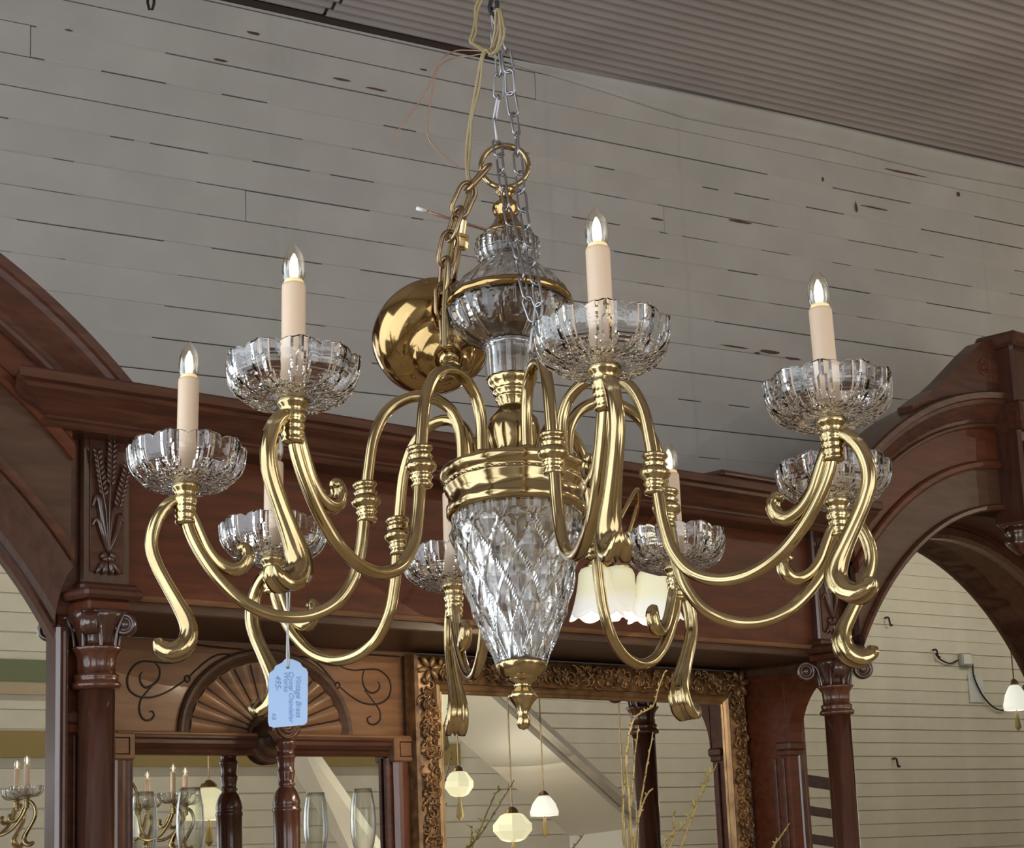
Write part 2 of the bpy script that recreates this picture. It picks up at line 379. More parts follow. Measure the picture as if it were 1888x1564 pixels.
# ------------------------------------------------------------------ the back bar (local frame: x = u along the front, -y = w towards the viewer)
BA = radians(45)
EU = Vector((sin(BA), cos(BA), 0)); EW = Vector((cos(BA), -sin(BA), 0)); BO = Vector((-1.06563, 5.0, 0))
BROT = atan2(EU.y, EU.x)
def b(u, v, w): return Vector((u, -w, v))
def bw(u, v, w): return BO + EU * u + EW * w + Vector((0, 0, v))
def to_uvw(P): q = P - BO; return q.dot(EU), q.z, q.dot(EW)
def on_w(px, py, w):
    d = ray(px, py); t = (BO + EW * w - EYE).dot(EW) / d.dot(EW); u, v, _ = to_uvw(EYE + d * t); return u, v
def behind_mirror(px, py, Y, wm):
    """real place of a thing seen in the mirror plane w = wm at apparent depth Y"""
    u, v, w = to_uvw(at_depth(px, py, Y)); return bw(u, v, 2 * wm - w)
def bbx(u0, u1, v0, v1, w0, w1, bev=0.004): return bbox(u0, u1, -w1, -w0, v0, v1, bev)
bar = empty('back_bar', BO, (0, 0, BROT), 'carved dark mahogany back bar with arched side bays, columns and mirrors', 'back bar')
UL, UR, D0 = 0.0, 3.05, 0.07            # column axes
def sweep_u(prof, u0, u1):
    """prof: list of (w, v); moulding along u"""
    return extrude(prof, u0, u1, lambda w, v, t: b(t, v, w))
# entablature
part('frieze_board', bbx(0.085, 2.97, 2.30, 2.74, -0.10, 0.0), MAT['mahogany_red'], bar)
part('soffit', bbx(-0.02, 3.08, 2.262, 2.30, -0.47, -0.012), MAT['walnut_dark'], bar)
part('frieze_lip', sweep_u([(-0.02, 2.288), (0.006, 2.288), (0.009, 2.293), (0.006, 2.302), (0.0, 2.306), (-0.02, 2.306)], 0.10, 2.95), MAT['walnut_panel'], bar)
corn = [(-0.1, 2.685), (0.110, 2.685), (0.116, 2.690), (0.122, 2.698), (0.114, 2.706), (0.116, 2.712), (0.130, 2.722), (0.150, 2.742), (0.172, 2.758), (0.178, 2.762), (0.182, 2.772), (0.200, 2.777), (0.202, 2.798), (0.196, 2.804), (-0.1, 2.804)]
part('cornice', extrude(corn, 0, 1, lambda w, v, t: b(3.16 if t else min(-0.2, -0.335 + (0.202 - w) * 1.45), v, w)), MAT['mahogany'], bar)
part('cornice_cap', bbx(0.12, 2.9, 2.804, 2.812, -0.1, 0.17), MAT['mahogany'], bar)
part('crest_block', bbx(2.32, 2.62, 2.812, 2.842, 0.02, 0.16, 0.012), MAT['mahogany'], bar)
for uu in (0.02, 3.03):
    side = 1 if uu < 1 else -1
    part('pilaster_block', bbx(uu - 0.072, uu + 0.072, 2.318, 2.718, -0.1, 0.030, 0.006), MAT['mahogany_up'], bar)
    part('pilaster_panel', bbx(uu - 0.050, uu + 0.050, 2.35, 2.69, 0.030, 0.034, 0.003), MAT['mahogany'], bar)
    part('pilaster_base', bbx(uu - 0.085, uu + 0.085, 2.296, 2.322, -0.1, 0.052, 0.008), MAT['mahogany'], bar)
part('bay_side', bbx(-0.16, -0.045, 2.24, 2.70, -0.1, 0.012), MAT['mahogany'], bar)
part('bay_side', bbx(3.09, 3.22, 2.24, 2.70, -0.1, 0.012), MAT['mahogany'], bar)
# wheat sheaf carving on each pilaster
def wheat(uu):
    gs = []
    for (du, top, lean) in [(-0.018, 2.655, -0.02), (0.004, 2.69, 0.004), (0.026, 2.625, 0.028)]:
        p = spline([b(uu + du * .1, 2.40, 0.038), b(uu + du * .45, 2.50, 0.041), b(uu + du + lean * .2, top - 0.09, 0.042), b(uu + du + lean, top, 0.042)], 5)
        gs.append(tube(p, 0.0025, 5))
        for k in range(9):
            f = k / 8; c = p[-1].lerp(p[9], f)
            for sgn in (-1, 1):
                gs.append(ellipsoid(c + Vector((sgn * 0.008, -0.003, 0)), 0.0055, 0.005, 0.011, 6, 4, Matrix.Rotation(sgn * 0.45, 4, 'Y')))
    for sgn, h in ((-1, .14), (1, .1), (-1, .08)):
        p = spline([b(uu, 2.40, .037), b(uu + sgn * .02, 2.40 + h * .5, .042), b(uu + sgn * .034, 2.40 + h, .04), b(uu + sgn * .045, 2.40 + h * .8, .036)], 5)
        gs.append(tube(p, [(0.002, .003 + .006 * sin(pi * i / (len(p) - 1))) for i in range(len(p))], 6))
    for a in (-.9, -.3, .3, .9):
        gs.append(ellipsoid(b(uu + .018 * sin(a), 2.39 - .008 * cos(a * 2), .038), .014, .007, .009, 8, 5, Matrix.Rotation(a, 4, 'Y')))
        gs.append(ellipsoid(b(uu + .03 * sin(a), 2.362, .037), .008, .006, .02, 8, 5, Matrix.Rotation(-a * .6, 4, 'Y')))
    return join(*gs)
for uu in (0.02, 3.03):
    tag(part('wheat_carving', wheat(uu), MAT['mahogany_up'], bar, smooth=True), 'carved wheat sheaf')
# rosette incised by the left end of the frieze
part('incised_rosette', tube([b(0.075 + .035 * cos(a) * (1 if i < 20 else .5), 2.665 + .035 * sin(a), 0.031) for i, a in enumerate([2 * pi * k / 20 for k in range(20)])], 0.0022, 5, True), MAT['groove'], bar)

# columns
def capital_parts(cx, cw):
    out = []
    cap = empty_part = None
    return out
def column(cx, cw, k=1.0):
    c = part('column', lathe([(0.046, 1.10), (0.046, 1.12), (0.0455, 2.058)], 32), MAT['mahogany_up'], bar, smooth=True, loc=b(cx, 0, cw))
    ring = lathe([(0.046, 2.055), (0.058, 2.058), (0.062, 2.066), (0.056, 2.074), (0.052, 2.078), (0.055, 2.084), (0.055, 2.09), (0.047, 2.096)], 32)
    part('collar', ring, MAT['spindle_wood'], c, smooth=True)
    def lobe(r, z, a, i):
        return r * (1 - 0.07 * (abs(sin(a * 4)) < 0.18))
    leaf = lathe([(0.047, 2.094), (0.047, 2.115), (0.049, 2.135), (0.054, 2.148), (0.061, 2.156), (0.058, 2.160), (0.046, 2.154)], 64,
                 lambda r, z, a, i: r * (1 - 0.07 * (abs(sin(a * 4)) < 0.2)) + (0.004 * abs(cos(a * 4)) if 3 <= i <= 5 else 0))
    part('leaf_ring', leaf, MAT['spindle_wood'], c, smooth=True)
    part('bell', lathe([(0.045, 2.15), (0.047, 2.175), (0.054, 2.202), (0.066, 2.228), (0.076, 2.246)], 28), MAT['mahogany_up'], c, smooth=True)
    for q in range(4):
        a = pi / 4 + q * pi / 2; dr = Vector((cos(a), sin(a), 0)); tg = Vector((-sin(a), cos(a), 0))
        ctr = dr * 0.078 * k + Vector((0, 0, 2.213))
        prof = [(0.0, -0.019), (0.012, -0.019), (0.0125, -0.015), (0.0175, -0.015), (0.019, -0.020), (0.026, -0.020), (0.030, -0.016), (0.030, 0.016), (0.026, 0.020), (0.019, 0.020), (0.0175, 0.015), (0.0125, 0.015), (0.012, 0.019), (0.0, 0.019)]
        prof = [(max(r * (1 + (k - 1) * .6), 1e-5), z) for r, z in prof]
        g = lathe(prof, 24, close=False); Mx = Matrix((dr, Vector((0, 0, 1)), tg)).transposed().to_4x4(); Mx.translation = ctr
        vo = part('volute', xf(g, Mx), MAT['mahogany_up'], c, smooth=True)
        for sd in (-1, 1):
            p = spline([dr * .049 + tg * sd * .022 + Vector((0, 0, 2.15)), dr * .054 + tg * sd * .021 + Vector((0, 0, 2.19)), dr * .066 + tg * sd * .018 + Vector((0, 0, 2.225)), dr * .080 * k + tg * sd * .013 + Vector((0, 0, 2.245))], 5)
            part('volute_stem', tube(p, 0.0048, 8), MAT['mahogany_up'], c, smooth=True)
    part('abacus', bbox(-0.062, 0.062, -0.062, 0.062, 2.243, 2.272, 0.006), MAT['mahogany_red'], c)
    part('capital_slab', bbox(-0.085, 0.085, -0.085, 0.085, 2.272, 2.298, 0.008), MAT['mahogany'], c)
    return c
column(-0.015, D0 - 0.03, 0.92); column(3.015, D0 - 0.03, 1.28)

# arched side bays: concentric mouldings round a centre beside each column
AC, AV, AW = 1.2, 1.506, 0.10
def arc_band(uc, r0, r1, w0, w1, half, n=48, prof=None, floor=None):
    """solid ring sector; half: half width where it stops at the columns (or floor: height where it stops); prof: list of (r, w)"""
    pr = prof or [(r0, w0), (r1, w0), (r1, w1), (r0, w1)]; m_ = len(pr); V, Fc = [], []
    for i in range(n + 1):
        for (r, w) in pr:
            e = math.acos((floor - AV) / r) if floor else math.asin(min(.995, half / r))
            a = e * (2 * i / n - 1); V.append(b(uc + r * sin(a), AV + r * cos(a), w))
    for i in range(n):
        for j in range(m_): Fc.append((i * m_ + j, i * m_ + (j + 1) % m_, (i + 1) * m_ + (j + 1) % m_, (i + 1) * m_ + j))
    Fc += [tuple(range(m_)), tuple(n * m_ + j for j in range(m_))]
    return V, Fc
WMB, WML = -0.26, 0.0      # mirror planes of the right and left bays
def bay(uc, sgn, wm, hw, ro):
    """sgn = +1: the column stands at the bay's left (right bay); the far column is mirrored"""
    HW = hw; k_ = ro / 1.838
    part('arch_panel', arc_band(uc, 1.379, 1.56, AW - 0.035, AW - 0.012, HW), MAT['walnut_dark'], bar, smooth=False)
    part('arch_bead', arc_band(uc, 0, 0, 0, 0, HW, prof=[(1.379, -0.05), (1.379, AW), (1.385, AW + .006), (1.398, AW + .006), (1.404, AW - .004), (1.404, -0.05)]), MAT['mahogany'], bar)
    if sgn > 0:
        part('arch_intrados', arc_band(uc, 1.379, 1.40, wm, AW - 0.02, hw), MAT['mahogany'], bar)
    else:
        part('arch_cove', arc_band(uc, 0, 0, 0, 0, hw + .004, prof=[(1.372, AW - .006), (1.40, AW - .02), (1.40, wm - .03), (1.272, wm - .03), (1.272, wm + .012), (1.282, wm + .020), (1.296, wm + .014), (1.312, wm + .016), (1.340, wm + .036), (1.362, wm + .066)]), MAT['mahogany_up'], bar, smooth=False)
    part('inner_bead', arc_band(uc, 0, 0, 0, 0, HW, prof=[(1.545, AW - .02), (1.545, AW), (1.555, AW + .006), (1.572, AW + .006), (1.580, AW), (1.580, AW - .02)]), MAT['mahogany_red'], bar)
    part('arch_fascia', arc_band(uc, 1.575, 1.74, AW - 0.16, AW - 0.008, HW), MAT['mahogany_red'], bar)
    part('arch_cornice', arc_band(uc, 0, 0, 0, 0, 0, floor=2.806, prof=[(r * k_, AW + w) for r, w in [(1.70, -.1), (1.70, 0), (1.706, .012), (1.716, .014), (1.722, .006), (1.735, .012), (1.76, .03), (1.79, .05), (1.805, .054), (1.81, .062), (1.832, .066), (1.838, .056), (1.838, -.1)]]), MAT['mahogany'], bar)
    # mirror with its framing, a round-headed sheet
    rm, mh = (1.318, 1.08) if sgn > 0 else (1.285, 1.085)
    if sgn > 0:
        part('mirror_moulding', arc_band(uc, 0, 0, 0, 0, hw, prof=[(1.315, wm - .0), (1.315, wm + .018), (1.33, wm + .03), (1.36, wm + .03), (1.372, wm + .02), (1.379, wm + .02), (1.379, wm)]), MAT['mahogany_up'], bar)
    am = math.asin(mh / rm); poly = [(uc + rm * sin(am * (2 * i / 40 - 1)), AV + rm * cos(am * (2 * i / 40 - 1))) for i in range(41)]
    poly = [(uc - mh, 1.12)] + poly + [(uc + mh, 1.12)]
    part('bay_mirror', extrude(poly, wm - 0.01, wm, lambda u, v, t: b(u, v, t)), MAT['mirror'], bar)
    part('bay_back', arc_band(uc, 1.27, 1.70, wm - 0.05, wm - 0.012, hw), MAT['mahogany'], bar)
    for q in (-1, 1):
        uu = uc + q * 1.10
        part('mirror_stile', bbx(uu - 0.019, uu + 0.019, 1.12, 2.215 if sgn < 0 else 2.33, wm - .02, wm + 0.03, 0.008), MAT['mahogany_up'], bar)
        if sgn > 0: part('stile_bead', bbx(uu - q * 0.035 - .012, uu - q * 0.035 + .012, 1.12, 2.28, wm - .01, wm + 0.02, 0.006), MAT['spindle_wood'], bar)
        else: part('stile_bead', bbx(uu - .005, uu + .005, 1.12, 2.2, wm + .028, wm + 0.038, 0.004), MAT['mahogany'], bar)
    # ogee crest over the arch
    half_ = [(-.74, 1.712), (-.66, 1.755), (-.58, 1.795), (-.50, 1.845), (-.40, 1.915), (-.30, 1.985), (-.22, 2.035), (-.15, 2.058), (-.08, 2.07)]
    pts = half_ + [(0.0, 2.072)] + [(-x, y) for x, y in reversed(half_)]
    top = [(uc + p[0], AV + p[1]) for p in pts]
    low = [(uc + p[0], AV + (ro - .055) * cos(math.asin(p[0] / (ro - .055)))) for p in reversed(pts)]
    part('crest_board', extrude(top + low, AW - 0.04, AW + 0.03, lambda u, v, t: b(u, v, t)), MAT['mahogany'], bar)
    for q in (-1, 1):
        part('crest_scroll', tube([b(uc + q * .22 + .04 * (1 - i / 40) * cos(i * .35), AV + 1.93 + .04 * (1 - i / 40) * sin(i * .35), AW + .031) for i in range(36)], 0.004, 6), MAT['mahogany_red'], bar)
    # keystone console with a cluster of carved grapes and a drop
    ks = part('keystone', bbx(uc - 0.115, uc + 0.115, AV + 1.31, AV + 2.04, AW - 0.05, AW + 0.10, 0.012), MAT['mahogany_up'], bar)
    part('keystone_cap', bbx(uc - 0.15, uc + 0.15, AV + 2.02, AV + 2.078, AW - 0.05, AW + 0.14, 0.012), MAT['mahogany'], ks)
    part('keystone_block', bbx(uc - 0.13, uc + 0.13, AV + 1.68, AV + 1.80, AW - 0.05, AW + 0.13, 0.01), MAT['mahogany'], ks)
    for du in (-0.085, -0.06, -0.035):
        part('flute_strip', bbx(uc + du - .009, uc + du + .009, AV + 1.36, AV + 1.64, AW + .098, AW + 0.112, 0.004), MAT['mahogany_red'], ks)
    gs = []
    rnd = random.Random(3)
    for k in range(46):
        t = rnd.random(); gs.append(ellipsoid(b(uc + 0.045 + rnd.uniform(-.05, .05) * (1 - t * .7), AV + 1.66 - t * .24, AW + .115 + rnd.uniform(-.015, .02)), .019, .019, .019, 8, 6))
    for k in range(20):
        gs.append(ellipsoid(b(uc + 0.05 + rnd.uniform(-.05, .05), AV + 1.93 + rnd.uniform(-.1, .1), AW + .115), .018, .018, .026, 8, 6))
    tag(part('grape_carving', join(*gs), MAT['mahogany_up'], ks, smooth=True), 'carved grape cluster')
    part('soffit_drop', lathe([(0.001, AV + 1.20), (0.03, AV + 1.225), (0.045, AV + 1.24), (0.055, AV + 1.255), (0.04, AV + 1.275), (0.052, AV + 1.29), (0.05, AV + 1.32)], 20), MAT['mahogany_up'], ks, smooth=True, loc=b(uc, 0, AW - .02))
bay(UR + AC, 1, WMB, 1.13, 1.845); bay(UL - AC, -1, WML, 1.08, 1.785)
# far column of the right bay, met in its mirror
column(UR + 2 * AC, D0 - 0.03)
part('pilaster_block', bbx(UR + 2 * AC - 0.09, UR + 2 * AC + 0.072, 2.298, 2.70, -0.1, 0.030, 0.006), MAT['mahogany_up'], bar)

# side panels between column and recess, each with a small arch
WB = -0.47       # back of the centre recess
def side_panel(u0, u1, nm):
    p = part(nm, bbx(u0, u1, 1.12, 2.262, WB, -0.235, 0.004), MAT['mahogany_red'], bar)
    pts = [(-0.235, 1.985), (-0.235, 2.262), (-0.0, 2.262), (-0.0, 2.235)]
    arc = [(-0.0 - 0.0 - 0.225 * sin(pi / 2 * i / 12) , 1.985 + 0.245 * cos(pi / 2 * i / 12)) for i in range(13)]
    part('arch_spandrel', extrude([(-0.235, 2.262), (-0.005, 2.262)] + [(w - .005, v) for w, v in arc] + [(-0.235, 1.985)], u0, u1, lambda w, v, t: b(t, v, w)), MAT['mahogany_red'], p)
    part('impost', bbx(u0 - 0.01, u1 + 0.01, 1.955, 1.985, -0.29, -0.222, 0.006), MAT['mahogany'], p)
    part('impost_foot', bbx(u0 - 0.005, u1 + 0.005, 1.935, 1.957, -0.285, -0.229, 0.004), MAT['mahogany_red'], p)
    for w in (-0.262, -0.30, -0.42):
        part('panel_bead', bbx(u0 - 0.008, u0 + .004, 1.15, 1.93, w - .008, w + .008, 0.003), MAT['mahogany'], p)
    part('panel_head', bbx(u0 - 0.02, u1, 2.225, 2.262, WB, -0.05, 0.01), MAT['walnut_dark'], p)
side_panel(3.08, 3.16, 'side_panel')
rp = part('return_panel', bbx(-0.10, -0.025, 1.12, 2.262, WB, 0.0, 0.004), MAT['mahogany_red'], bar)
part('impost', bbx(-0.082, -0.02, 1.975, 2.005, -0.02, 0.022, 0.006), MAT['mahogany'], rp)
part('impost_foot', bbx(-0.078, -0.02, 1.952, 1.977, -0.02, 0.012, 0.004), MAT['mahogany_red'], rp)
for uu in (-0.066, -0.052): part('panel_bead', bbx(uu - .004, uu + .004, 1.15, 1.95, -.01, 0.006, 0.003), MAT['mahogany'], rp)

# centre back: carved fan panel over a mirror on the left, plain back on the right
part('back_board', bbx(0.0, 3.10, 1.02, 2.262, WB - 0.04, WB - 0.02), MAT['mahogany'], bar)
part('fan_panel', bbx(0.02, 1.52, 1.996, 2.262, WB - 0.02, WB, 0.003), MAT['walnut_panel'], bar)
part('panel_stile', bbx(1.405, 1.52, 1.2, 1.996, WB - 0.02, WB, 0.003), MAT['walnut_panel'], bar)
part('panel_stile', bbx(0.02, 0.37, 1.2, 1.996, WB - 0.02, WB, 0.003), MAT['walnut_panel'], bar)
part('bar_mirror', bbx(0.36, 1.41, 1.2, 1.98, WB - 0.012, WB - 0.006, 0.001), MAT['mirror_old'], bar)
rail = [(WB, 1.935), (WB + .012, 1.935), (WB + .018, 1.942), (WB + .012, 1.950), (WB + .022, 1.956), (WB + .030, 1.966), (WB + .030, 1.976), (WB + .036, 1.982), (WB + .036, 1.990), (WB, 1.996)]
part('mirror_rail', sweep_u(rail, 0.42, 1.40), MAT['mahogany'], bar)
part('rail_top', bbx(0.36, 1.46, 1.988, 1.998, WB, WB + 0.04, 0.003), MAT['walnut_panel'], bar)
for uu in (0.372, 1.41):
    bl = part('corner_block', bbx(uu - 0.045, uu + 0.045, 1.918, 1.994, WB, WB + 0.044, 0.005), MAT['walnut_panel'], bar)
    part('block_groove', tube([b(uu + a * .024, 1.956 + c * .022, WB + .0445) for a, c in ((-1, -1), (1, -1), (1, 1), (-1, 1))], 0.0025, 4, True), MAT['groove'], bl)
    q = 1 if uu < 1 else -1
    part('mirror_post', extrude([(uu - .034, WB), (uu - .034, WB + .02), (uu - .02, WB + .03), (uu - .008, WB + .034), (uu + .008, WB + .034), (uu + .02, WB + .03), (uu + .034, WB + .02), (uu + .034, WB)], 1.2, 1.918, lambda u, w, t: b(u, t, w)), MAT['spindle_wood'], bar)
    part('mirror_post', extrude([(uu + q * .034, WB), (uu + q * .034, WB + .012), (uu + q * .045, WB + .016), (uu + q * .056, WB + .012), (uu + q * .056, WB)], 1.2, 1.93, lambda u, w, t: b(u, t, w)), MAT['mahogany'], bar)
# carved fan
FU, FV = 0.905, 1.998; FA, FB = 0.315, 0.245
fan = part('fan_rim', (lambda pr: (lambda V, Fc: (V, Fc))(*(lambda: (
    [b(FU + (FA + r) * cos(pi * i / 48), FV + (FB + r) * sin(pi * i / 48), WB + w) for i in range(49) for r, w in pr],
    [(i * len(pr) + j, i * len(pr) + (j + 1) % len(pr), (i + 1) * len(pr) + (j + 1) % len(pr), (i + 1) * len(pr) + j) for i in range(48) for j in range(len(pr))]))()))(
    [(-0.034, 0), (-0.034, 0.004), (-0.026, 0.010), (-0.018, 0.006), (-0.010, 0.012), (0.0, 0.014), (0.006, 0.008), (0.006, 0)]), MAT['walnut_dark'], bar)
NB = 14
for k in range(NB):
    a0 = pi * (k + .06) / NB; a1 = pi * (k + .94) / NB; r0 = 0.11; V = []; n = 6
    for i in range(n + 1):
        a = a0 + (a1 - a0) * i / n; h = 0.003 + 0.007 * sin(pi * i / n)
        V += [b(FU + FA * r0 / .3 * cos(a) * .6, FV + FB * r0 / .3 * sin(a) * .6, WB + .002), b(FU + (FA - .036) * cos(a), FV + (FB - .036) * sin(a), WB + h)]
    part('fan_blade', (V, [(2 * i, 2 * i + 1, 2 * i + 3, 2 * i + 2) for i in range(n)]), MAT['walnut_panel'], fan, smooth=True, fix=False)
    if k:
        a = pi * k / NB
        part('fan_rib', tube([b(FU + .07 * cos(a), FV + .055 * sin(a), WB + .002), b(FU + (FA - .04) * cos(a), FV + (FB - .04) * sin(a), WB + .003)], 0.0028, 5), MAT['groove'], fan)
hub = lathe([(0.075, 0), (0.078, 0.01), (0.070, 0.02), (0.062, 0.018), (0.058, 0.03), (0.046, 0.042), (0.036, 0.04), (0.03, 0.055), (0.018, 0.07), (0.001, 0.074)], 28)
part('fan_hub', xf(hub, Matrix.Translation(b(FU, FV - .012, WB)) @ Matrix.Rotation(pi / 2, 4, 'X')), MAT['walnut_dark'], bar, smooth=True)
# incised scrollwork on the fan panel, traced on the panel's own plane
def incise(pts, r=0.0032, w=WB):
    p = spline([b(*on_w(x, y, w), w + 0.0006) for x, y in pts], 6)
    n = len(p) - 1
    return tube(p, [(r * .45, r * (0.35 + 0.65 * sin(pi * (0.08 + 0.84 * i / n)))) for i in range(n + 1)], 6, side=(0, 1, 0)) if False else tube(p, [r * (0.4 + 0.6 * sin(pi * (0.1 + 0.8 * i / n))) for i in range(n + 1)], 6)
SCR = [
    [(350, 1207), (335, 1219), (312, 1223), (285, 1221), (262, 1220), (245, 1230), (235, 1250), (237, 1270), (248, 1281), (264, 1286), (285, 1285), (310, 1275), (330, 1262), (343, 1253)],
    [(346, 1251), (362, 1235), (384, 1217), (402, 1208), (420, 1207), (432, 1212)],
    [(284, 1221), (294, 1233), (293, 1250), (283, 1262), (268, 1268), (259, 1258), (258, 1246), (262, 1240)],
    [(283, 1262), (268, 1279), (259, 1292), (257, 1312), (264, 1326), (276, 1328), (284, 1320), (281, 1312), (275, 1313)],
    [(618, 1218), (630, 1230), (650, 1236), (672, 1235), (695, 1235), (712, 1246), (720, 1262), (718, 1282), (707, 1294), (690, 1299), (668, 1296), (648, 1285), (632, 1272), (625, 1266)],
    [(620, 1262), (606, 1246), (590, 1228), (572, 1214), (550, 1211)],
    [(672, 1235), (668, 1250), (672, 1268), (684, 1278), (696, 1274), (700, 1264), (696, 1257)],
    [(672, 1273), (690, 1296), (700, 1312), (700, 1328), (690, 1336), (680, 1334), (677, 1325), (684, 1321)],
    [(660, 1207), (690, 1208), (736, 1211)], [(345, 1186), (390, 1193), (450, 1198)],
]
tag(part('incised_scrolls', join(*[incise(p) for p in SCR]), MAT['groove'], bar, smooth=True), 'incised scroll lines', kind='stuff')
for c in ((345, 1252), (622, 1264)):
    u, v = on_w(*c, WB); part('incised_dot', tube([b(u + .009 * cos(a), v + .009 * sin(a), WB + .001) for a in [2 * pi * k / 12 for k in range(12)]], 0.0026, 5, True), MAT['groove'], bar)
# turned post standing in front of the mirror, octagonal rosette on top
SPW = WB + 0.13
su, sv = on_w(527, 1400, SPW)
sp = [(0.030, 1.50), (0.030, 1.52), (0.034, 1.53), (0.037, 1.60), (0.038, 1.70), (0.0385, 1.765), (0.041, 1.770), (0.041, 1.776), (0.0385, 1.780), (0.0385, 1.785), (0.040, 1.790), (0.0395, 1.796), (0.036, 1.812), (0.029, 1.828), (0.023, 1.836), (0.022, 1.840), (0.027, 1.845), (0.022, 1.850), (0.0225, 1.862), (0.026, 1.878), (0.026, 1.883), (0.023, 1.888), (0.024, 1.905), (0.026, 1.918), (0.028, 1.921), (0.028, 1.926), (0.024, 1.931), (0.024, 1.945), (0.029, 1.952), (0.029, 1.962), (0.030, 1.968), (0.020, 1.975)]
spd = part('turned_post', lathe(sp, 28), MAT['spindle_wood'], bar, smooth=True, loc=b(su, 0, SPW))
oc = lathe([(0.056, -0.022), (0.056, 0.0), (0.05, 0.004)], 8); Mo = Matrix.Translation(Vector((0.004, 0, 2.018))) @ Matrix.Rotation(pi / 2, 4, 'X') @ Matrix.Rotation(pi / 8, 4, 'Z')
part('rosette', xf(oc, Mo), MAT['spindle_wood'], spd)
rr = lathe([(0.044, 0.003), (0.044, 0.008), (0.040, 0.010), (0.036, 0.005), (0.030, 0.005), (0.028, 0.011), (0.022, 0.011), (0.018, 0.005), (0.012, 0.006), (0.001, 0.009)], 28)
part('rosette_rings', xf(rr, Mo), MAT['mahogany'], spd, smooth=True)
part('shelf_rod', tube([Vector((0, 0.01, 2.01)), Vector((-.02, 0.11, 2.0))], 0.018, 12), MAT['walnut_dark'], spd, smooth=True)
# shelf and counter below the frame carry glasses, post and mirror
part('glass_shelf', bbx(0.04, 1.46, 1.478, 1.50, WB - .01, WB + 0.30, 0.006), MAT['mahogany'], bar)
part('bar_ledge', bbx(-2.5, 5.6, 1.08, 1.12, WB - 0.04, 0.20, 0.01), MAT['mahogany'], bar)
part('lower_cabinet', bbx(-2.45, 5.55, 0.0, 1.08, WB - 0.04, 0.14, 0.01), MAT['mahogany'], bar)
for k in range(8):
    part('cabinet_door', bbx(-2.35 + k * .99, -2.35 + k * .99 + .9, 0.12, 1.0, 0.14, 0.165, 0.01), MAT['mahogany_red'], bar)

# ------------------------------------------------------------------ gilt mirror leaning in the recess
GW = -0.40
gm = empty('gilt_mirror', BO, (0, 0, BROT), 'large gilt framed wall mirror with swirling rococo ornament', 'mirror')
GU0, GU1, GV0, GV1 = 1.435, 3.055, 1.12, 2.25
part('mirror_glass', bbx(GU0 + .12, GU1 - .12, GV0 + .1, GV1 - .1, GW - .03, GW - .015, .001), MAT['mirror'], gm)
def frame_piece(prof, nm, m_):
    """prof: (inset from the outer edge, w) swept round the rectangle with mitred corners"""
    V, Fc = [], []; n = len(prof)
    for cu, cv, su_, sv_ in [(GU0, GV0, 1, 1), (GU1, GV0, -1, 1), (GU1, GV1, -1, -1), (GU0, GV1, 1, -1)]:
        for (i, w) in prof: V.append(b(cu + su_ * i, cv + sv_ * i, w))
    for k in range(4):
        for j in range(n): Fc.append((k * n + j, k * n + (j + 1) % n, ((k + 1) % 4) * n + (j + 1) % n, ((k + 1) % 4) * n + j))
    return part(nm, (V, Fc), m_, gm)
fr = frame_piece([(0, GW - .05), (0, GW - .005), (0.008, GW + .004), (0.016, GW - .006), (0.05, GW + .012), (0.088, GW - .004), (0.092, GW - .02), (0.092, GW - .05)], 'frame', MAT['oldgilt'])
frame_piece([(0.090, GW - .05), (0.090, GW - .004), (0.098, GW + .002), (0.106, GW - .004), (0.112, GW - .012), (0.118, GW - .010), (0.124, GW - .018), (0.124, GW - .05)], 'frame_liner', MAT['gilt_strip'])
rnd = random.Random(11); gs = []
def curl(u, v, r, a0, turns, hw):
    n = 11; p = []
    for i in range(n):
        t = i / (n - 1); a = a0 + turns * 2 * pi * t; rr_ = r * (1 - .65 * t)
        p.append(b(u + rr_ * cos(a), v + rr_ * sin(a), GW + hw + .006 * sin(pi * t)))
    return tube(p, [.0018 + .0032 * sin(pi * min(1, .15 + i / n)) for i in range(n)], 5)
def along(u0, v0, u1, v1, n):
    for i in range(n):
        t = (i + .5) / n; u = u0 + (u1 - u0) * t; v = v0 + (v1 - v0) * t
        for q in range(6):
            gs.append(curl(u + rnd.uniform(-.026, .026), v + rnd.uniform(-.026, .026), rnd.uniform(.010, .023), rnd.uniform(0, 6.28), rnd.choice([-.8, .8, -.6, .7]), 0.006 + rnd.uniform(-.004, .006)))
        gs.append(ellipsoid(b(u + rnd.uniform(-.03, .03), v + rnd.uniform(-.03, .03), GW + .01), rnd.uniform(.006, .012), .006, rnd.uniform(.008, .016), 7, 5, Matrix.Rotation(rnd.uniform(0, 3), 4, 'Y')))
e = .046
along(GU0 + e, GV1 - .1, GU0 + e, 1.45, 26); along(GU1 - e, GV1 - .06, GU1 - e, 1.45, 28); along(GU0 + .1, GV1 - e, GU1 - .06, GV1 - e, 42)
tag(part('rococo_ornament', join(*gs), MAT['oldgilt'], gm, smooth=True, fix=False), 'swirling gilt ornament', kind='stuff')
sh = [ellipsoid(b(GU0 + e + .03 * cos(a), GV1 - e + .024 * sin(a), GW + .016), .022, .01, .009, 8, 5, Matrix.Rotation(-a, 4, 'Y')) for a in (0.2, 1.2, 2.2, 3.3, 4.4, 5.4)]
part('corner_shell', join(*sh), MAT['gilt_strip'], gm, smooth=True)
sh = [ellipsoid(b(GU1 - e + .03 * cos(a), GV1 - e + .03 * sin(a), GW + .018), .026, .012, .011, 8, 5, Matrix.Rotation(-a, 4, 'Y')) for a in (0.2, 1.2, 2.2, 3.3, 4.4, 5.4)]
part('corner_shell', join(*sh), MAT['oldgilt'], gm, smooth=True)

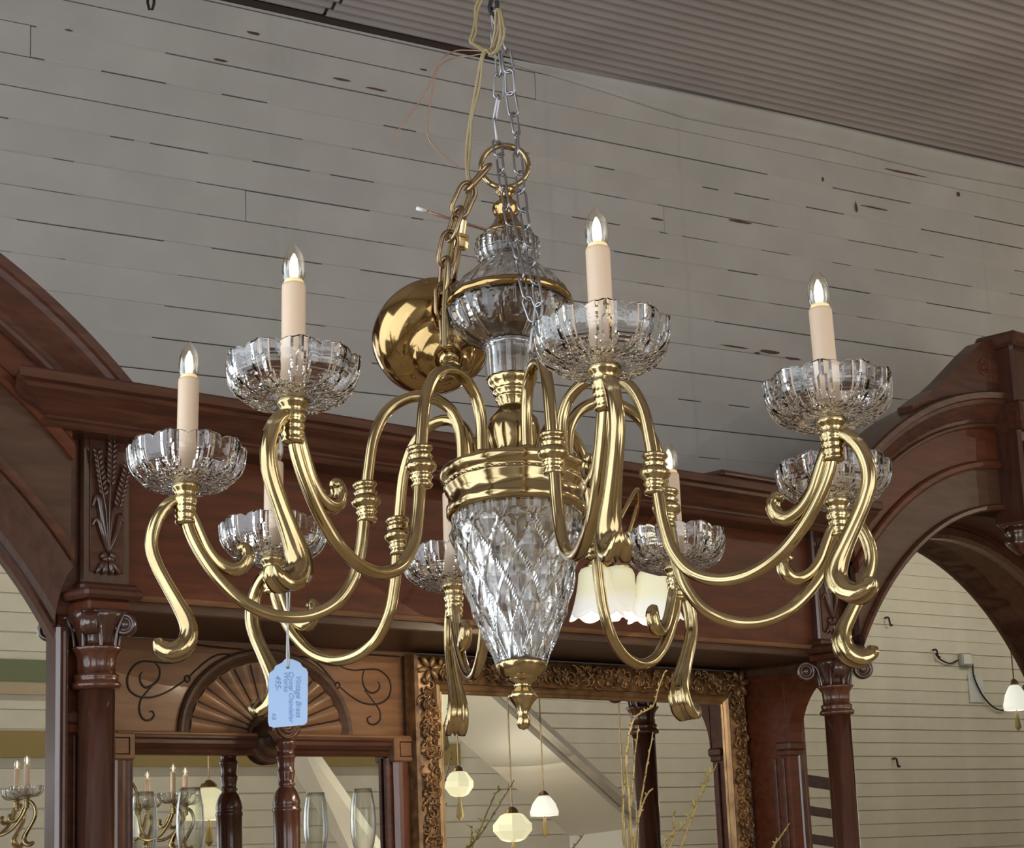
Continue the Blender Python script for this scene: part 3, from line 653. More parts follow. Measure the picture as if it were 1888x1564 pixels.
# ------------------------------------------------------------------ champagne flutes on the shelf
fl_prof = [(0.030, 0.0), (0.0305, 0.002), (0.012, 0.004), (0.004, 0.010), (0.0035, 0.07), (0.006, 0.085), (0.018, 0.115), (0.029, 0.150), (0.0345, 0.185), (0.0350, 0.215), (0.0325, 0.250), (0.0275, 0.278), (0.0250, 0.292),
           (0.0238, 0.292), (0.0262, 0.278), (0.0310, 0.250), (0.0335, 0.215), (0.0330, 0.185), (0.0273, 0.150), (0.0165, 0.118), (0.004, 0.096), (0.0005, 0.094)]
for (x, y, lab) in [(668, 1455, 'right clear champagne flute before the bar mirror, beside the gilt frame'), (350, 1453, 'left clear champagne flute before the bar mirror, nearer the big column')]:
    wv = WB + 0.105
    u, v = on_w(x, y, wv); P = bw(u, 1.50, wv); h = v - 1.50; k = h / 0.292
    g = lathe([(r * (k if r > .02 else 1) * 0.97, z * k) for r, z in fl_prof], 28, close=False)
    fo = empty('champagne_flute', P, (0, 0, 0), lab, 'glass', 'champagne flutes on the bar shelf')
    part('bowl', g, MAT['thin_glass'], fo, smooth=True)
    part('rim', lathe([(0.0250 * 0.97 * k + .0006, h - .001), (0.0250 * 0.97 * k + .001, h), (0.0238 * 0.97 * k, h + .0012), (0.0238 * 0.97 * k - .0006, h - .001)], 28, close=False), MAT['thin_glass'], fo, smooth=True)

# ------------------------------------------------------------------ the chandelier
CH = Vector((0.001, 2.3654, 0.428 + 1.6))
ch = empty('chandelier', CH, (radians(-8.06), radians(0.44), 0), 'eight-arm brass and cut crystal chandelier with lit candle bulbs', 'chandelier')
def diamond(r, z, a, i):
    """cut-glass lattice of raised pyramids, fan cuts under the collar"""
    n = 12; t = (z + 0.21) / 0.185
    k = 5.8; tt = 1.0 - (1.0 - max(0.0, min(1.15, t))) ** 1.0
    p = a * n / (2 * pi) + tt * k * .5; q = a * n / (2 * pi) - tt * k * .5
    d = min(.5 - abs((p % 1) - .5), .5 - abs((q % 1) - .5))            # 0 on a groove, .5 on the point
    h = min(d, .44) / .5 * 0.0075 * (r / .075) - 0.0022 * (d < .06)
    if t > .88: h = h * max(0, 1 - (t - .88) / .05) + .0018 * abs(((a * 48 / (2 * pi)) % 1) - .5) * min(1, (t - .88) / .05)
    return r + h - .002
vase = [(0.0294, -0.2075), (0.034, -0.197), (0.0423, -0.1746), (0.050, -0.156), (0.0558, -0.1414), (0.0624, -0.1118), (0.0678, -0.0853), (0.0745, -0.0586), (0.0785, -0.035), (0.0802, -0.0150), (0.0802, 0.004)]
def dense(prof, n):
    P = spline([Vector((r, z, 0)) for r, z in prof], n); return [(p.x, p.y) for p in P]
dv = dense(vase, 9)
inner = [(max(.004, r - .011), z) for r, z in reversed(dv[::6])]; inner[-1] = (0.012, inner[-1][1] + .012)
V1, F1 = lathe(dv, 216, diamond)
V2, F2 = lathe(inner, 48, close=True)
n1 = len(dv)
two_mat(part('crystal_vase', join((V1, F1), (V2, F2)), MAT['crystal'], ch, fix=False), len(F1), MAT['crystal_in'])
part('vase_collar', lathe([(0.079, -0.028), (0.0835, -0.024), (0.0835, -0.016), (0.0805, -0.012), (0.0812, 0.000), (0.0850, 0.006), (0.0852, 0.010), (0.0830, 0.012), (0.0865, 0.016), (0.0900, 0.020), (0.0910, 0.024), (0.0905, 0.028), (0.088, 0.030), (0.05, 0.034), (0.02, 0.036)], 64), MAT['brass'], ch, smooth=True)
bd = [ellipsoid((0.0838 * cos(2 * pi * k / 60), 0.0838 * sin(2 * pi * k / 60), 0.0105), .0022, .0022, .0022, 6, 4) for k in range(60)]
tag(part('beading', join(*bd), MAT['brass'], ch, smooth=True), kind='stuff')
part('bottom_finial', lathe([(0.001, -0.283), (0.0056, -0.281), (0.0084, -0.2755), (0.0078, -0.269), (0.0062, -0.2654), (0.0072, -0.262), (0.010, -0.2553), (0.0135, -0.250), (0.0168, -0.2465), (0.0172, -0.2432), (0.0138, -0.2390), (0.0096, -0.2337), (0.0100, -0.230), (0.0170, -0.2265), (0.0180, -0.2255), (0.0180, -0.2225), (0.0205, -0.2222), (0.0262, -0.2158), (0.0300, -0.2095), (0.0302, -0.2065), (0.028, -0.2045)], 40), MAT['brass'], ch, smooth=True)
part('brass_stem', lathe([(0.032, 0.034), (0.033, 0.038), (0.030, 0.042), (0.029, 0.050), (0.0274, 0.056), (0.0307, 0.0677), (0.0325, 0.081), (0.0300, 0.0945), (0.0210, 0.1055), (0.0165, 0.111), (0.0160, 0.1135), (0.0185, 0.1165), (0.0180, 0.1190), (0.0208, 0.1215), (0.0210, 0.1245), (0.0195, 0.1265), (0.0238, 0.1300), (0.0244, 0.1330), (0.0225, 0.1355), (0.0280, 0.1405), (0.0300, 0.1455), (0.0305, 0.1490), (0.028, 0.1500)], 40), MAT['brass'], ch, smooth=True)
def scal(n, d): return lambda r, z, a, i: r * (1 + d * cos(a * n))
def glass_part(nm, prof, n, fn=None, smooth=False, wall=0.0042):
    full = dense(prof, 9); V_, F_ = lathe(full, n, fn)
    Vi, Fi = lathe([(max(.004, r - wall), z) for r, z in reversed(full[2:-2:5])], 32, close=True)
    return two_mat(part(nm, join((V_, F_), (Vi, Fi)), MAT['crystal'], ch, smooth=smooth, fix=False), len(F_), MAT['crystal_in'])
glass_part('crystal_neck', [(0.0305, 0.149), (0.0311, 0.160), (0.0314, 0.177), (0.0325, 0.186), (0.0345, 0.190), (0.0338, 0.1925), (0.037, 0.1950)], 64, scal(16, .035))
def dots(r, z, a, i):
    ph = ((a * 11 / (2 * pi)) % 1 - .5) * .62; dz = (z - 0.226) / .017; d = sqrt((ph / .2) ** 2 + dz * dz)
    return r - 0.0042 * max(0, 1 - d * d) + .0020 * (1.0 <= d < 1.25) - .002 * (abs(ph) > .26 and z < .222) * abs(sin(a * 44))
glass_part('crystal_bowl', [(0.036, 0.1945), (0.050, 0.2024), (0.0625, 0.2130), (0.0705, 0.2240), (0.0740, 0.2350), (0.0745, 0.2440)], 176, dots)
part('brass_hoop', lathe([(0.072, 0.2435), (0.0765, 0.2440), (0.0785, 0.2475), (0.0785, 0.2515), (0.0765, 0.2550), (0.072, 0.2555)], 64), MAT['brass_red'], ch, smooth=True)
glass_part('crystal_dome', [(0.0735, 0.2550), (0.0700, 0.2630), (0.0600, 0.2760), (0.0470, 0.2890), (0.0370, 0.2990), (0.0300, 0.3055)], 144, lambda r, z, a, i: r * (1 + .02 * cos(a * 24)) + .0016 * (abs(((a * 18 / (2 * pi) + z * 60) % 1) - .5) + abs(((a * 18 / (2 * pi) - z * 60) % 1) - .5)) * (z < .285))
glass_part('crystal_cup', [(0.0300, 0.3050), (0.0360, 0.3085), (0.0392, 0.3160), (0.0398, 0.3260), (0.0390, 0.3330), (0.0345, 0.3385), (0.0310, 0.3410)], 120, lambda r, z, a, i: r * (1 + .03 * cos(a * 20)) * (1 + .02 * (int(i) % 9 < 2)))
part('top_cap', lathe([(0.0320, 0.3400), (0.0322, 0.3420), (0.0300, 0.3450), (0.0245, 0.3500), (0.0180, 0.3575), (0.0140, 0.3670), (0.0135, 0.3690), (0.0160, 0.3734), (0.0178, 0.3790), (0.0172, 0.3840), (0.0130, 0.3885), (0.0085, 0.3915), (0.0080, 0.3960), (0.0095, 0.4000), (0.0130, 0.4030), (0.0130, 0.4070), (0.0070, 0.4100)], 36), MAT['brass_red'], ch, smooth=True)
part('hanging_ring', tube([Vector((0.0300 * cos(a), 0.004, 0.4420 + 0.0300 * sin(a))) for a in [2 * pi * k / 40 for k in range(40)]], 0.0036, 10, True), MAT['brass'], ch, smooth=True)

# one arm, built in the radial plane x-z (x = distance from the axis)
R_CUP = 0.40
arm_path = spline([(0.066, 0, 0.030), (0.066, 0, 0.066), (0.070, 0, 0.090), (0.082, 0, 0.110), (0.105, 0, 0.122), (0.132, 0, 0.120), (0.158, 0, 0.102), (0.174, 0, 0.070), (0.181, 0, 0.030), (0.185, 0, -0.010), (0.188, 0, -0.045), (0.192, 0, -0.075), (0.201, 0, -0.108), (0.222, 0, -0.137), (0.255, 0, -0.152), (0.292, 0, -0.152), (0.328, 0, -0.137), (0.358, 0, -0.110), (0.380, 0, -0.080), (0.393, 0, -0.055), (0.399, 0, -0.034)], 6)
arm_me = fixn(mesh('arm', *tube(arm_path, 0.0072, 14), MAT['brass'], True))
foot_me = fixn(mesh('arm_foot', *lathe([(0.011, 0.026), (0.0125, 0.030), (0.0115, 0.035), (0.0085, 0.038)], 20), MAT['brass'], True))
collar_prof = [(0.0072, -0.026), (0.0115, -0.025), (0.0125, -0.0225), (0.0105, -0.019), (0.0110, -0.016), (0.0135, -0.0135), (0.0118, -0.011), (0.0125, -0.008), (0.0165, -0.005), (0.0182, -0.001), (0.0165, 0.003), (0.0130, 0.0055), (0.0125, 0.008), (0.0145, 0.0105), (0.0125, 0.013), (0.0110, 0.015), (0.0130, 0.0175), (0.0150, 0.020), (0.0140, 0.0225), (0.0085, 0.024)]
collar_me = fixn(mesh('arm_collar', *lathe(collar_prof, 28), MAT['brass'], True))
cup_prof = [(0.0075, -0.046), (0.0115, -0.044), (0.0122, -0.041), (0.0108, -0.0385), (0.0120, -0.036), (0.0126, -0.033), (0.0110, -0.0305), (0.0122, -0.028), (0.0130, -0.025), (0.0114, -0.0225), (0.0128, -0.0195), (0.0142, -0.016), (0.0130, -0.013), (0.0118, -0.010), (0.0132, -0.006), (0.0160, -0.003), (0.0172, 0.0), (0.0165, 0.0028), (0.014, 0.0035)]
cup_me = fixn(mesh('candle_cup', *lathe(cup_prof, 28), MAT['brass'], True))
# outer S scroll and inner curl: ridged ribbons
sec = [(1, -.9), (1, -.45), (.35, -.15), (1.0, 0.0), (.35, .15), (1, .45), (1, .9), (0, 1.0), (-1, .7), (-1.3, 0), (-1, -.7), (0, -1.0)]
def ribbon(pts, wid, thk):
    p = spline([(x, 0, z) for x, z in pts], 5); n = len(p) - 1
    def lerp(L, t):
        f = t * (len(L) - 1); i = min(len(L) - 2, int(f)); return L[i] + (L[i + 1] - L[i]) * (f - i)
    return tube(p, [(lerp(thk, i / n), lerp(wid, i / n)) for i in range(n + 1)], sect=sec, side=(0, 1, 0))
so = ribbon([(0.405, -0.014), (0.418, -0.020), (0.430, -0.035), (0.437, -0.056), (0.437, -0.076), (0.430, -0.096), (0.418, -0.118), (0.405, -0.140), (0.394, -0.160), (0.391, -0.176), (0.398, -0.190), (0.412, -0.196), (0.425, -0.190), (0.428, -0.181)],
            [.0065, .0075, .008, .008, .008, .008, .0085, .010, .0125, .0145, .0155, .0145, .011, .006], [.005, .0062, .0066, .0066, .0064, .0062, .0062, .0068, .0082, .0095, .0100, .0092, .0075, .0045])
outer_me = fixn(mesh('outer_scroll', *so, MAT['brass'], True))
si = ribbon([(0.395, -0.026), (0.387, -0.040), (0.379, -0.058), (0.370, -0.076), (0.357, -0.091), (0.342, -0.098), (0.330, -0.093), (0.325, -0.081), (0.330, -0.071), (0.337, -0.074)],
            [.006, .006, .006, .0062, .007, .0085, .0095, .009, .007, .004], [.0045, .0045, .0046, .005, .0056, .0064, .0068, .0062, .0052, .0035])
inner_me = fixn(mesh('inner_curl', *si, MAT['brass'], True))
# cut crystal bobeche
def bob(r, z, a, i):
    ph = (a * 10 / (2 * pi)) % 1; c = abs(ph - .5) * 2
    s = min(1.0, max(0.0, (r - .03) / .04))
    cut = 0.0022 * (abs(c - (0.25 + .5 * s)) < .14) * (r > .030) + 0.0020 * (abs(((a * 20 / (2 * pi) + i * .28) % 1) - .5) < .14) * (r < .052) + .0018 * (abs(((a * 20 / (2 * pi) - i * .28) % 1) - .5) < .14) * (r < .052)
    return r - cut + .0016 * cos(a * 10) * s
bo = dense([(0.0125, 0.0045), (0.026, 0.0005), (0.040, 0.0010), (0.053, 0.0065), (0.0625, 0.0150), (0.0680, 0.0260), (0.0700, 0.0370), (0.0702, 0.0425)], 5)
bi = dense([(0.0676, 0.0425), (0.0665, 0.0340), (0.0630, 0.0240), (0.0570, 0.0160), (0.046, 0.0095), (0.030, 0.0070), (0.0125, 0.0085)], 3)
NBO = 160
Vb, Fb = [], []
tot = bo + bi
for i, (r, z) in enumerate(tot):
    for k in range(NBO):
        a = 2 * pi * k / NBO; rr_ = bob(r, z, a, i) if i < len(bo) - 1 else r + .0012 * cos(a * 10) * (r > .05)
        zz = z + ((.0042 * abs(cos(a * 5)) ** .7 + .0014 * abs(cos(a * 15))) * max(0, (z - .026) / .0165) if z > .026 else 0)
        Vb.append(Vector((rr_ * cos(a), rr_ * sin(a), zz)))
nt_ = len(tot)
for i in range(nt_):
    j = (i + 1) % nt_
    for k in range(NBO): k2 = (k + 1) % NBO; Fb.append((i * NBO + k, i * NBO + k2, j * NBO + k2, j * NBO + k))
bob_me = fixn(mesh('crystal_bobeche', Vb, Fb, MAT['crystal']))
sleeve_me = fixn(mesh('candle_sleeve', *lathe([(0.0122, 0.008), (0.0126, 0.06), (0.0128, 0.131), (0.0125, 0.1345), (0.0095, 0.1355)], 28), MAT['candle'], True))
bulb_prof = [(0.0072, 0.1345), (0.0078, 0.1365), (0.0108, 0.1420), (0.0124, 0.1490), (0.0126, 0.1560), (0.0115, 0.1640), (0.0090, 0.1710), (0.0056, 0.1770), (0.0022, 0.1812), (0.0010, 0.1840), (0.0003, 0.1850)]
bulb_me = fixn(mesh('bulb', *lathe(bulb_prof, 24, close=False), MAT['bulb'], True))
fil_me = fixn(mesh('filament', *lathe([(0.0008, 0.1385), (0.0036, 0.1400), (0.0050, 0.1480), (0.0052, 0.1560), (0.0040, 0.1650), (0.0012, 0.1715)], 16), MAT['filament'], True))
base_me = fixn(mesh('bulb_base', *lathe([(0.0100, 0.1345), (0.0108, 0.1370), (0.0100, 0.1395), (0.0040, 0.1405)], 20), MAT['halo_base'], True))
PH0 = 191.51
DA = [-1.1, -1.2, 1.9, 1.7, -1.2, 1.5, 1.5, -3.0]; DR = [-.0111, .0008, .0038, .0081, -.0007, .0004, .001, -.0023]
LIT = [1, 1, 1, 1, 0, 1, 0, 0]
BULB_POS = []
def arms(parent, lit=LIT, da=DA, dr=DR):
    res = []
    for k in range(8):
        a = radians(PH0 + 45 * k + da[k])
        o = obj('arm', arm_me, parent, rot=(0, 0, a)); o.scale = (1 + dr[k] / R_CUP, 1, 1)
        obj('arm_foot', foot_me, o, loc=(0.066, 0, 0))
        c_ = obj('arm_collar', collar_me, o, loc=(0.1845, 0, -0.012), rot=(0, radians(4), 0))
        obj('outer_scroll', outer_me, o); obj('inner_curl', inner_me, o)
        obj('candle_cup', cup_me, o, loc=(R_CUP, 0, 0)); obj('crystal_bobeche', bob_me, o, loc=(R_CUP, 0, 0), rot=(0, 0, k * .21))
        obj('candle_sleeve', sleeve_me, o, loc=(R_CUP, 0, 0)); obj('bulb', bulb_me, o, loc=(R_CUP, 0, 0))
        if lit[k]:
            obj('filament', fil_me, o, loc=(R_CUP, 0, 0)); obj('bulb_base', base_me, o, loc=(R_CUP, 0, 0))
        res.append(o)
    return res
main_arms = arms(ch)
for k, o in enumerate(main_arms):
    if LIT[k]: point_light('candle_light', (R_CUP, 0, 0.158), 0.45, (1.0, 0.62, 0.30), 0.0, o)

# ------------------------------------------------------------------ chains
def link_geo(L, Wd, r, n=10, m_=8):
    """stadium link, long axis z, centred"""
    h = L / 2 - Wd / 2; p = []
    for i in range(n + 1): a = pi * i / n; p.append(Vector((Wd / 2 * cos(a), 0, h + Wd / 2 * sin(a))))
    for i in range(n + 1): a = pi + pi * i / n; p.append(Vector((Wd / 2 * cos(a), 0, -h + Wd / 2 * sin(a))))
    return tube(p, r, m_, True)
def chain(root, pts, L, Wd, r, m_, nm='link', pitch=None, start=0, jitter=.25):
    """links hung along a polyline of world points, alternately turned a quarter"""
    P = spline(pts, 12); me = fixn(mesh(nm, *link_geo(L, Wd, r), m_, True)); pitch = pitch or (L - 2.6 * r)
    seg = [(P[i + 1] - P[i]).length for i in range(len(P) - 1)]; tot_ = sum(seg); n = max(1, int(tot_ / pitch)); out_ = []
    def pos(d):
        for i, s in enumerate(seg):
            if d <= s or i == len(seg) - 1: return P[i].lerp(P[i + 1], min(1, d / s if s else 0))
            d -= s
    rloc = root.location
    for k in range(n):
        a_, b_ = pos(k * pitch), pos((k + 1) * pitch); t = (a_ - b_); t = t.normalized() if t.length > 1e-6 else Vector((0, 0, 1))
        q = t.to_track_quat('Z', 'Y').to_matrix().to_4x4() @ Matrix.Rotation(pi / 2 * ((k + start) % 2) + random.uniform(-jitter, jitter) + .5, 4, 'Z')
        o = obj(nm, me, root); o.matrix_local = Matrix.Translation((a_ + b_) / 2 - rloc) @ q; out_.append(o)
    return out_
def pts3(L): return [at_depth(x, y, Y) for x, y, Y in L]
HK = at_depth(908, 14, 2.42)
sc_ = empty('steel_chain', HK, (0, 0, 0), 'long silver steel link chain doubled down over the chandelier', 'chain')
chain(sc_, pts3([(909, 18, 2.42), (914, 70, 2.42), (919, 120, 2.42), (920, 170, 2.42), (912, 215, 2.425), (916, 258, 2.43), (922, 300, 2.405), (930, 358, 2.385), (938, 400, 2.37), (947, 442, 2.35), (957, 483, 2.335), (966, 534, 2.32), (986, 592, 2.31)]), 0.034, 0.0120, 0.0016, MAT['steel'])
chain(sc_, pts3([(914, 20, 2.42), (929, 77, 2.415), (939, 133, 2.41), (942, 184, 2.41), (951, 230, 2.405), (954, 281, 2.395), (959, 337, 2.38), (966, 399, 2.36), (974, 435, 2.345), (980, 486, 2.33), (988, 524, 2.315), (995, 575, 2.305), (990, 600, 2.305), (981, 630, 2.305), (985, 655, 2.305), (988, 690, 2.305)]), 0.034, 0.0120, 0.0016, MAT['steel'], start=1)
# ceiling hook and the chain above it
hk = empty('ceiling_hook', HK, (0, 0, 0), 'dark iron hook on a rod at the top of the chain', 'hook')
part('hook', tube([p - HK for p in spline(pts3([(912, -14, 2.42), (906, 0, 2.42), (903, 14, 2.42), (907, 26, 2.42), (914, 24, 2.42), (917, 14, 2.42), (916, 2, 2.42)]), 5)], 0.0028, 8), MAT['iron'], hk, smooth=True)
rod_top = Vector((HK.x, HK.y, CEIL_Z + .01)) - HK
part('rod', tube([at_depth(912, -14, 2.42) - HK, rod_top], 0.004, 8), MAT['iron'], hk, smooth=True)
part('hook_plate', lathe([(0.03, rod_top.z - .025), (0.03, rod_top.z - .015), (0.004, rod_top.z - .012)], 20), MAT['iron'], hk)
# chandelier brass chain falling from the ring to the loose canopy
bc0 = at_depth(890, 318, 2.41)
bch = empty('brass_chain', bc0, (0, 0, 0), 'tarnished brass oval link chain falling from the ring to the canopy', 'chain')
chain(bch, pts3([(897, 310, 2.41), (866, 345, 2.41), (848, 383, 2.41), (834, 425, 2.41), (822, 475, 2.41), (818, 530, 2.41), (818, 585, 2.41), (819, 630, 2.41), (822, 668, 2.41)]), 0.046, 0.023, 0.0029, MAT['brass_old'], pitch=0.034, jitter=.15)
# canopy: polished brass dome hanging askew
cc = at_depth(817, 648, 2.45)
to_c = (EYE - cc).normalized()
ax_dir = (to_c * 0.80 + RGT * 0.27 - UPV * 0.40).normalized()
cz = ax_dir; cx_ = UPV.cross(cz).normalized(); cy_ = cz.cross(cx_)
can = empty('ceiling_canopy', cc, (0, 0, 0), 'round polished brass ceiling canopy hanging loose behind the chandelier', 'canopy')
can.rotation_euler = Matrix((cx_, cy_, cz)).transposed().to_euler()
dome = [(r * 1.08, z * 1.08) for r, z in [(0.0120, 0.020), (0.018, 0.022), (0.020, 0.016), (0.030, 0.012), (0.036, 0.006), (0.0385, -0.002), (0.046, -0.004), (0.058, -0.010), (0.067, -0.020), (0.0715, -0.032), (0.0725, -0.046), (0.0725, -0.050), (0.0700, -0.050), (0.0690, -0.034), (0.0640, -0.022), (0.055, -0.013), (0.040, -0.007), (0.012, 0.014)]]
part('dome', lathe(dome, 64, close=False), MAT['brass_red'], can, smooth=True)
part('screw_ring', lathe([(0.006, 0.018), (0.012, 0.018), (0.0135, 0.024), (0.011, 0.030), (0.006, 0.031)], 20), MAT['brass'], can, smooth=True)
part('loop', tube([Vector((0.011 * cos(a), 0, 0.041 + 0.011 * sin(a))) for a in [2 * pi * k / 20 for k in range(20)]], 0.0025, 8, True), MAT['brass'], can, smooth=True)
# canopy hardware: threaded cross screw and brass coupling
s0_, s1_ = at_depth(768, 384, 2.445), at_depth(896, 424, 2.485)
ms = empty('mounting_screw', s0_, (0, 0, 0), 'thin threaded cross screw with a white tip through the brass chain', 'screw')
part('shank', tube([(s1_ - s0_) * t for t in (0.12, 1.0)], 0.0019, 8), MAT['copper'], ms, smooth=True)
part('tip', tube([Vector((0, 0, 0)), (s1_ - s0_) * .14], 0.0026, 8), MAT['whitepaint'], ms, smooth=True)
p0, p1, p2 = at_depth(851, 432, 2.450), at_depth(845, 470, 2.450), at_depth(838, 512, 2.445)
cp = empty('brass_coupling', p0, (0, 0, 0), 'bright brass threaded coupling and loop beside the hanging chain', 'coupling')
dn = (p1 - p0).normalized(); qd = dn.to_track_quat('Z', 'Y').to_matrix().to_4x4()
part('nipple', xf(lathe([(0.004, -0.018), (0.004, 0.0), (0.0095, 0.001), (0.0105, 0.005), (0.0085, 0.007), (0.0105, 0.010), (0.0105, 0.018), (0.0085, 0.020), (0.004, 0.021)], 8), qd), MAT['brass_pale'], cp)
part('loop', [*map(lambda q: q, xf(mv(link_geo(0.042, 0.020, 0.0026), 0, 0, 0.038), qd))], MAT['brass_old'], cp, smooth=True)
part('pin', xf(lathe([(0.0032, -0.050), (0.0032, -0.015)], 10), qd), MAT['steel'], cp, smooth=True)

# lamp cord and frayed wires
def strand(nm, L, r, m_, lab, cat):
    P = pts3(L); o = empty(nm, P[0], (0, 0, 0), lab, cat); return o, [p - P[0] for p in spline(P, 8)]
o_, p_ = strand('lamp_cord', [(886, -6, 2.405), (877, 12, 2.405), (876, 36, 2.405), (872, 58, 2.405), (867, 76, 2.405), (876, 84, 2.405), (893, 94, 2.405), (905, 90, 2.400), (912, 60, 2.390), (915, 20, 2.385), (920, 24, 2.380), (923, 60, 2.380), (916, 90, 2.385), (905, 100, 2.390), (896, 92, 2.395), (888, 105, 2.400), (881, 140, 2.405), (873, 185, 2.410), (865, 230, 2.415), (860, 270, 2.420), (860, 310, 2.420), (863, 345, 2.420), (855, 375, 2.420), (838, 420, 2.420), (824, 480, 2.410), (818, 560, 2.400), (818, 640, 2.395)], 0, None, 'translucent gold twin lamp cord looped by the hook and threaded through the brass chain', 'cord')
part('wire', tube(p_, 0.0019, 8), MAT['cord'], o_, smooth=True)
side_off = RGT * 0.0032
part('wire', tube([p + side_off * (1 + .4 * sin(i * .3)) for i, p in enumerate(p_)], 0.0019, 8), MAT['cord'], o_, smooth=True)
for L, lab in [([(893, 95, 2.405), (870, 93, 2.415), (840, 94, 2.425), (815, 108, 2.425), (800, 135, 2.425), (785, 170, 2.425), (768, 195, 2.425), (755, 213, 2.425), (742, 230, 2.425), (732, 246, 2.425), (728, 266, 2.425)], 'left loose copper wire curling down from the hook'),
               ([(890, 99, 2.405), (862, 104, 2.415), (835, 107, 2.425), (812, 120, 2.425), (801, 145, 2.425), (795, 180, 2.425), (789, 215, 2.425), (788, 245, 2.425), (796, 265, 2.425), (815, 285, 2.425), (850, 312, 2.425)], 'right loose copper wire looping from the hook to the ring')]:
    o_, p_ = strand('copper_wire', L, 0, None, lab, 'wire'); part('strand', tube(p_, 0.0009, 6), MAT['copper'], o_, smooth=True)
# small black hanger at the top left
hp = at_depth(278, -6, 6.3)
hg = empty('iron_hanger', hp, (0, 0, 0), 'small black iron hanger by the ceiling at the left', 'hanger')
part('strap', tube([p - hp for p in pts3([(284, -25, 6.3), (284, 6, 6.3), (281, 17, 6.3), (275, 17, 6.3), (272, 4, 6.3), (273, -4, 6.3)])], 0.005, 8), MAT['iron'], hg, smooth=True)
part('rod', tube([Vector((0, 0, 0)) + Vector((0.01, 0, 0)), Vector((0.01, 0, CEIL_Z - hp.z + .01))], 0.005, 8), MAT['iron'], hg, smooth=True)

# ------------------------------------------------------------------ price tag on the back left arm
TY = 2.40
tp = at_depth(530, 1212, TY)
tgx = RGT; tgz = UPV; tgy = tgz.cross(tgx)
tg_ = empty('price_tag', tp, (0, 0, 0), 'pale blue paper price tag with blue handwriting hanging on a string', 'tag')
tg_.rotation_euler = Matrix((tgx, tgy, tgz)).transposed().to_euler()
px_m = TY / F_PX / cos(PITCH) * 1.0
def tl(x, y, dy=0.0): return Vector(((x - 530) * px_m, dy, -(y - 1212) * px_m))
outline = [(526, 1215), (520, 1222), (508, 1228), (505, 1235), (498, 1240), (496, 1246), (495, 1328), (497, 1336), (505, 1339), (532, 1336.5), (560, 1334), (565, 1330), (566, 1320), (567, 1240), (564, 1233), (557, 1229), (553, 1222), (545, 1218), (536, 1215)]
part('card', extrude(outline, -0.0003, 0.0003, lambda x, y, t: tl(x, y, t)), MAT['paper'], tg_)
part('eyelet', tube([tl(530.5 + 1.6 * cos(a), 1230 + 2.2 * sin(a), -.0005) for a in [2 * pi * k / 10 for k in range(10)]], 0.0006, 5, True), MAT['groove'], tg_)
part('string', join(tube([tl(530, 1229, -.0008), tl(529, 1210), tl(530, 1150), tl(529, 1095), tl(528, 1066, .0)], 0.0011, 6), tube([tl(531, 1229, -.0008), tl(533, 1210), tl(531, 1160), tl(534, 1100), tl(531, 1066, .0)], 0.0009, 6)), MAT['string'], tg_, smooth=True)
# handwriting runs down the tag, in blue pen
def writing(txt, x, y, size, nm='handwriting'):
    cu = bpy.data.curves.new(nm, 'FONT'); cu.body = txt; cu.size = size * px_m; cu.extrude = 0.00002; cu.shear = 0.3; cu.offset = 0.00003
    cu.materials.append(MAT['ink'])
    tmp = bpy.data.objects.new(nm, cu); COL.objects.link(tmp)
    dg = bpy.context.evaluated_depsgraph_get(); me = bpy.data.meshes.new_from_object(tmp.evaluated_get(dg)); bpy.data.objects.remove(tmp)
    R = Matrix(((0, 1, 0, 0), (0, 0, -1, 0), (-1, 0, 0, 0), (0, 0, 0, 1)))       # text x -> down, text y -> right
    me.transform(Matrix.Translation(tl(x, y, -.0006)) @ R); o = obj(nm, me, tg_); return o
writing('Vintage Brass', 545.5, 1244, 14); writing('Crystal Chandelier', 533, 1237, 12); writing('Works', 523.5, 1237, 13); writing('495-', 508, 1244, 15); writing('KB', 502, 1312, 10)

# ------------------------------------------------------------------ three-light bracket on the frieze with bell shades
SW = 0.0
uq, vq = on_w(1122, 1015, SW)
scn = empty('wall_sconce', bw(uq, vq, SW), (0, 0, BROT), 'brass bracket lamp on the frieze with three glowing bell shades', 'lamp')
plate = lathe([(0.06, 0), (0.06, 0.006), (0.05, 0.014), (0.03, 0.018), (0.02, 0.035), (0.001, 0.04)], 28)
part('backplate', xf(plate, Matrix.Rotation(pi / 2, 4, 'X')), MAT['brass_pale'], scn, smooth=True)
SB = bw(uq, vq, SW); RB = Matrix.Rotation(-BROT, 3, 'Z')
def sl(px, py, Y): return RB @ (at_depth(px, py, Y) - SB)
bell = [(0.022, 0.0), (0.040, -0.006), (0.047, -0.018), (0.050, -0.040), (0.055, -0.065), (0.062, -0.088), (0.071, -0.108), (0.077, -0.120)]
bell = [(r, z * 1.1) for r, z in bell]
bell_full = bell + [(r - .0035, z - .0005) for r, z in reversed(bell)]
def bell_fn(r, z, a, i):
    s = max(0, (-z - .085) / .035); return r * (1 + .035 * s * cos(a * 6))
bell_me = None
shades = [(1097, 1045, 5.55, 1.0, (0, 0)), (1141, 1046, 5.85, 1.0, (0, .12)), (1204, 1050, 5.6, 1.0, (0.0, 0.0))]
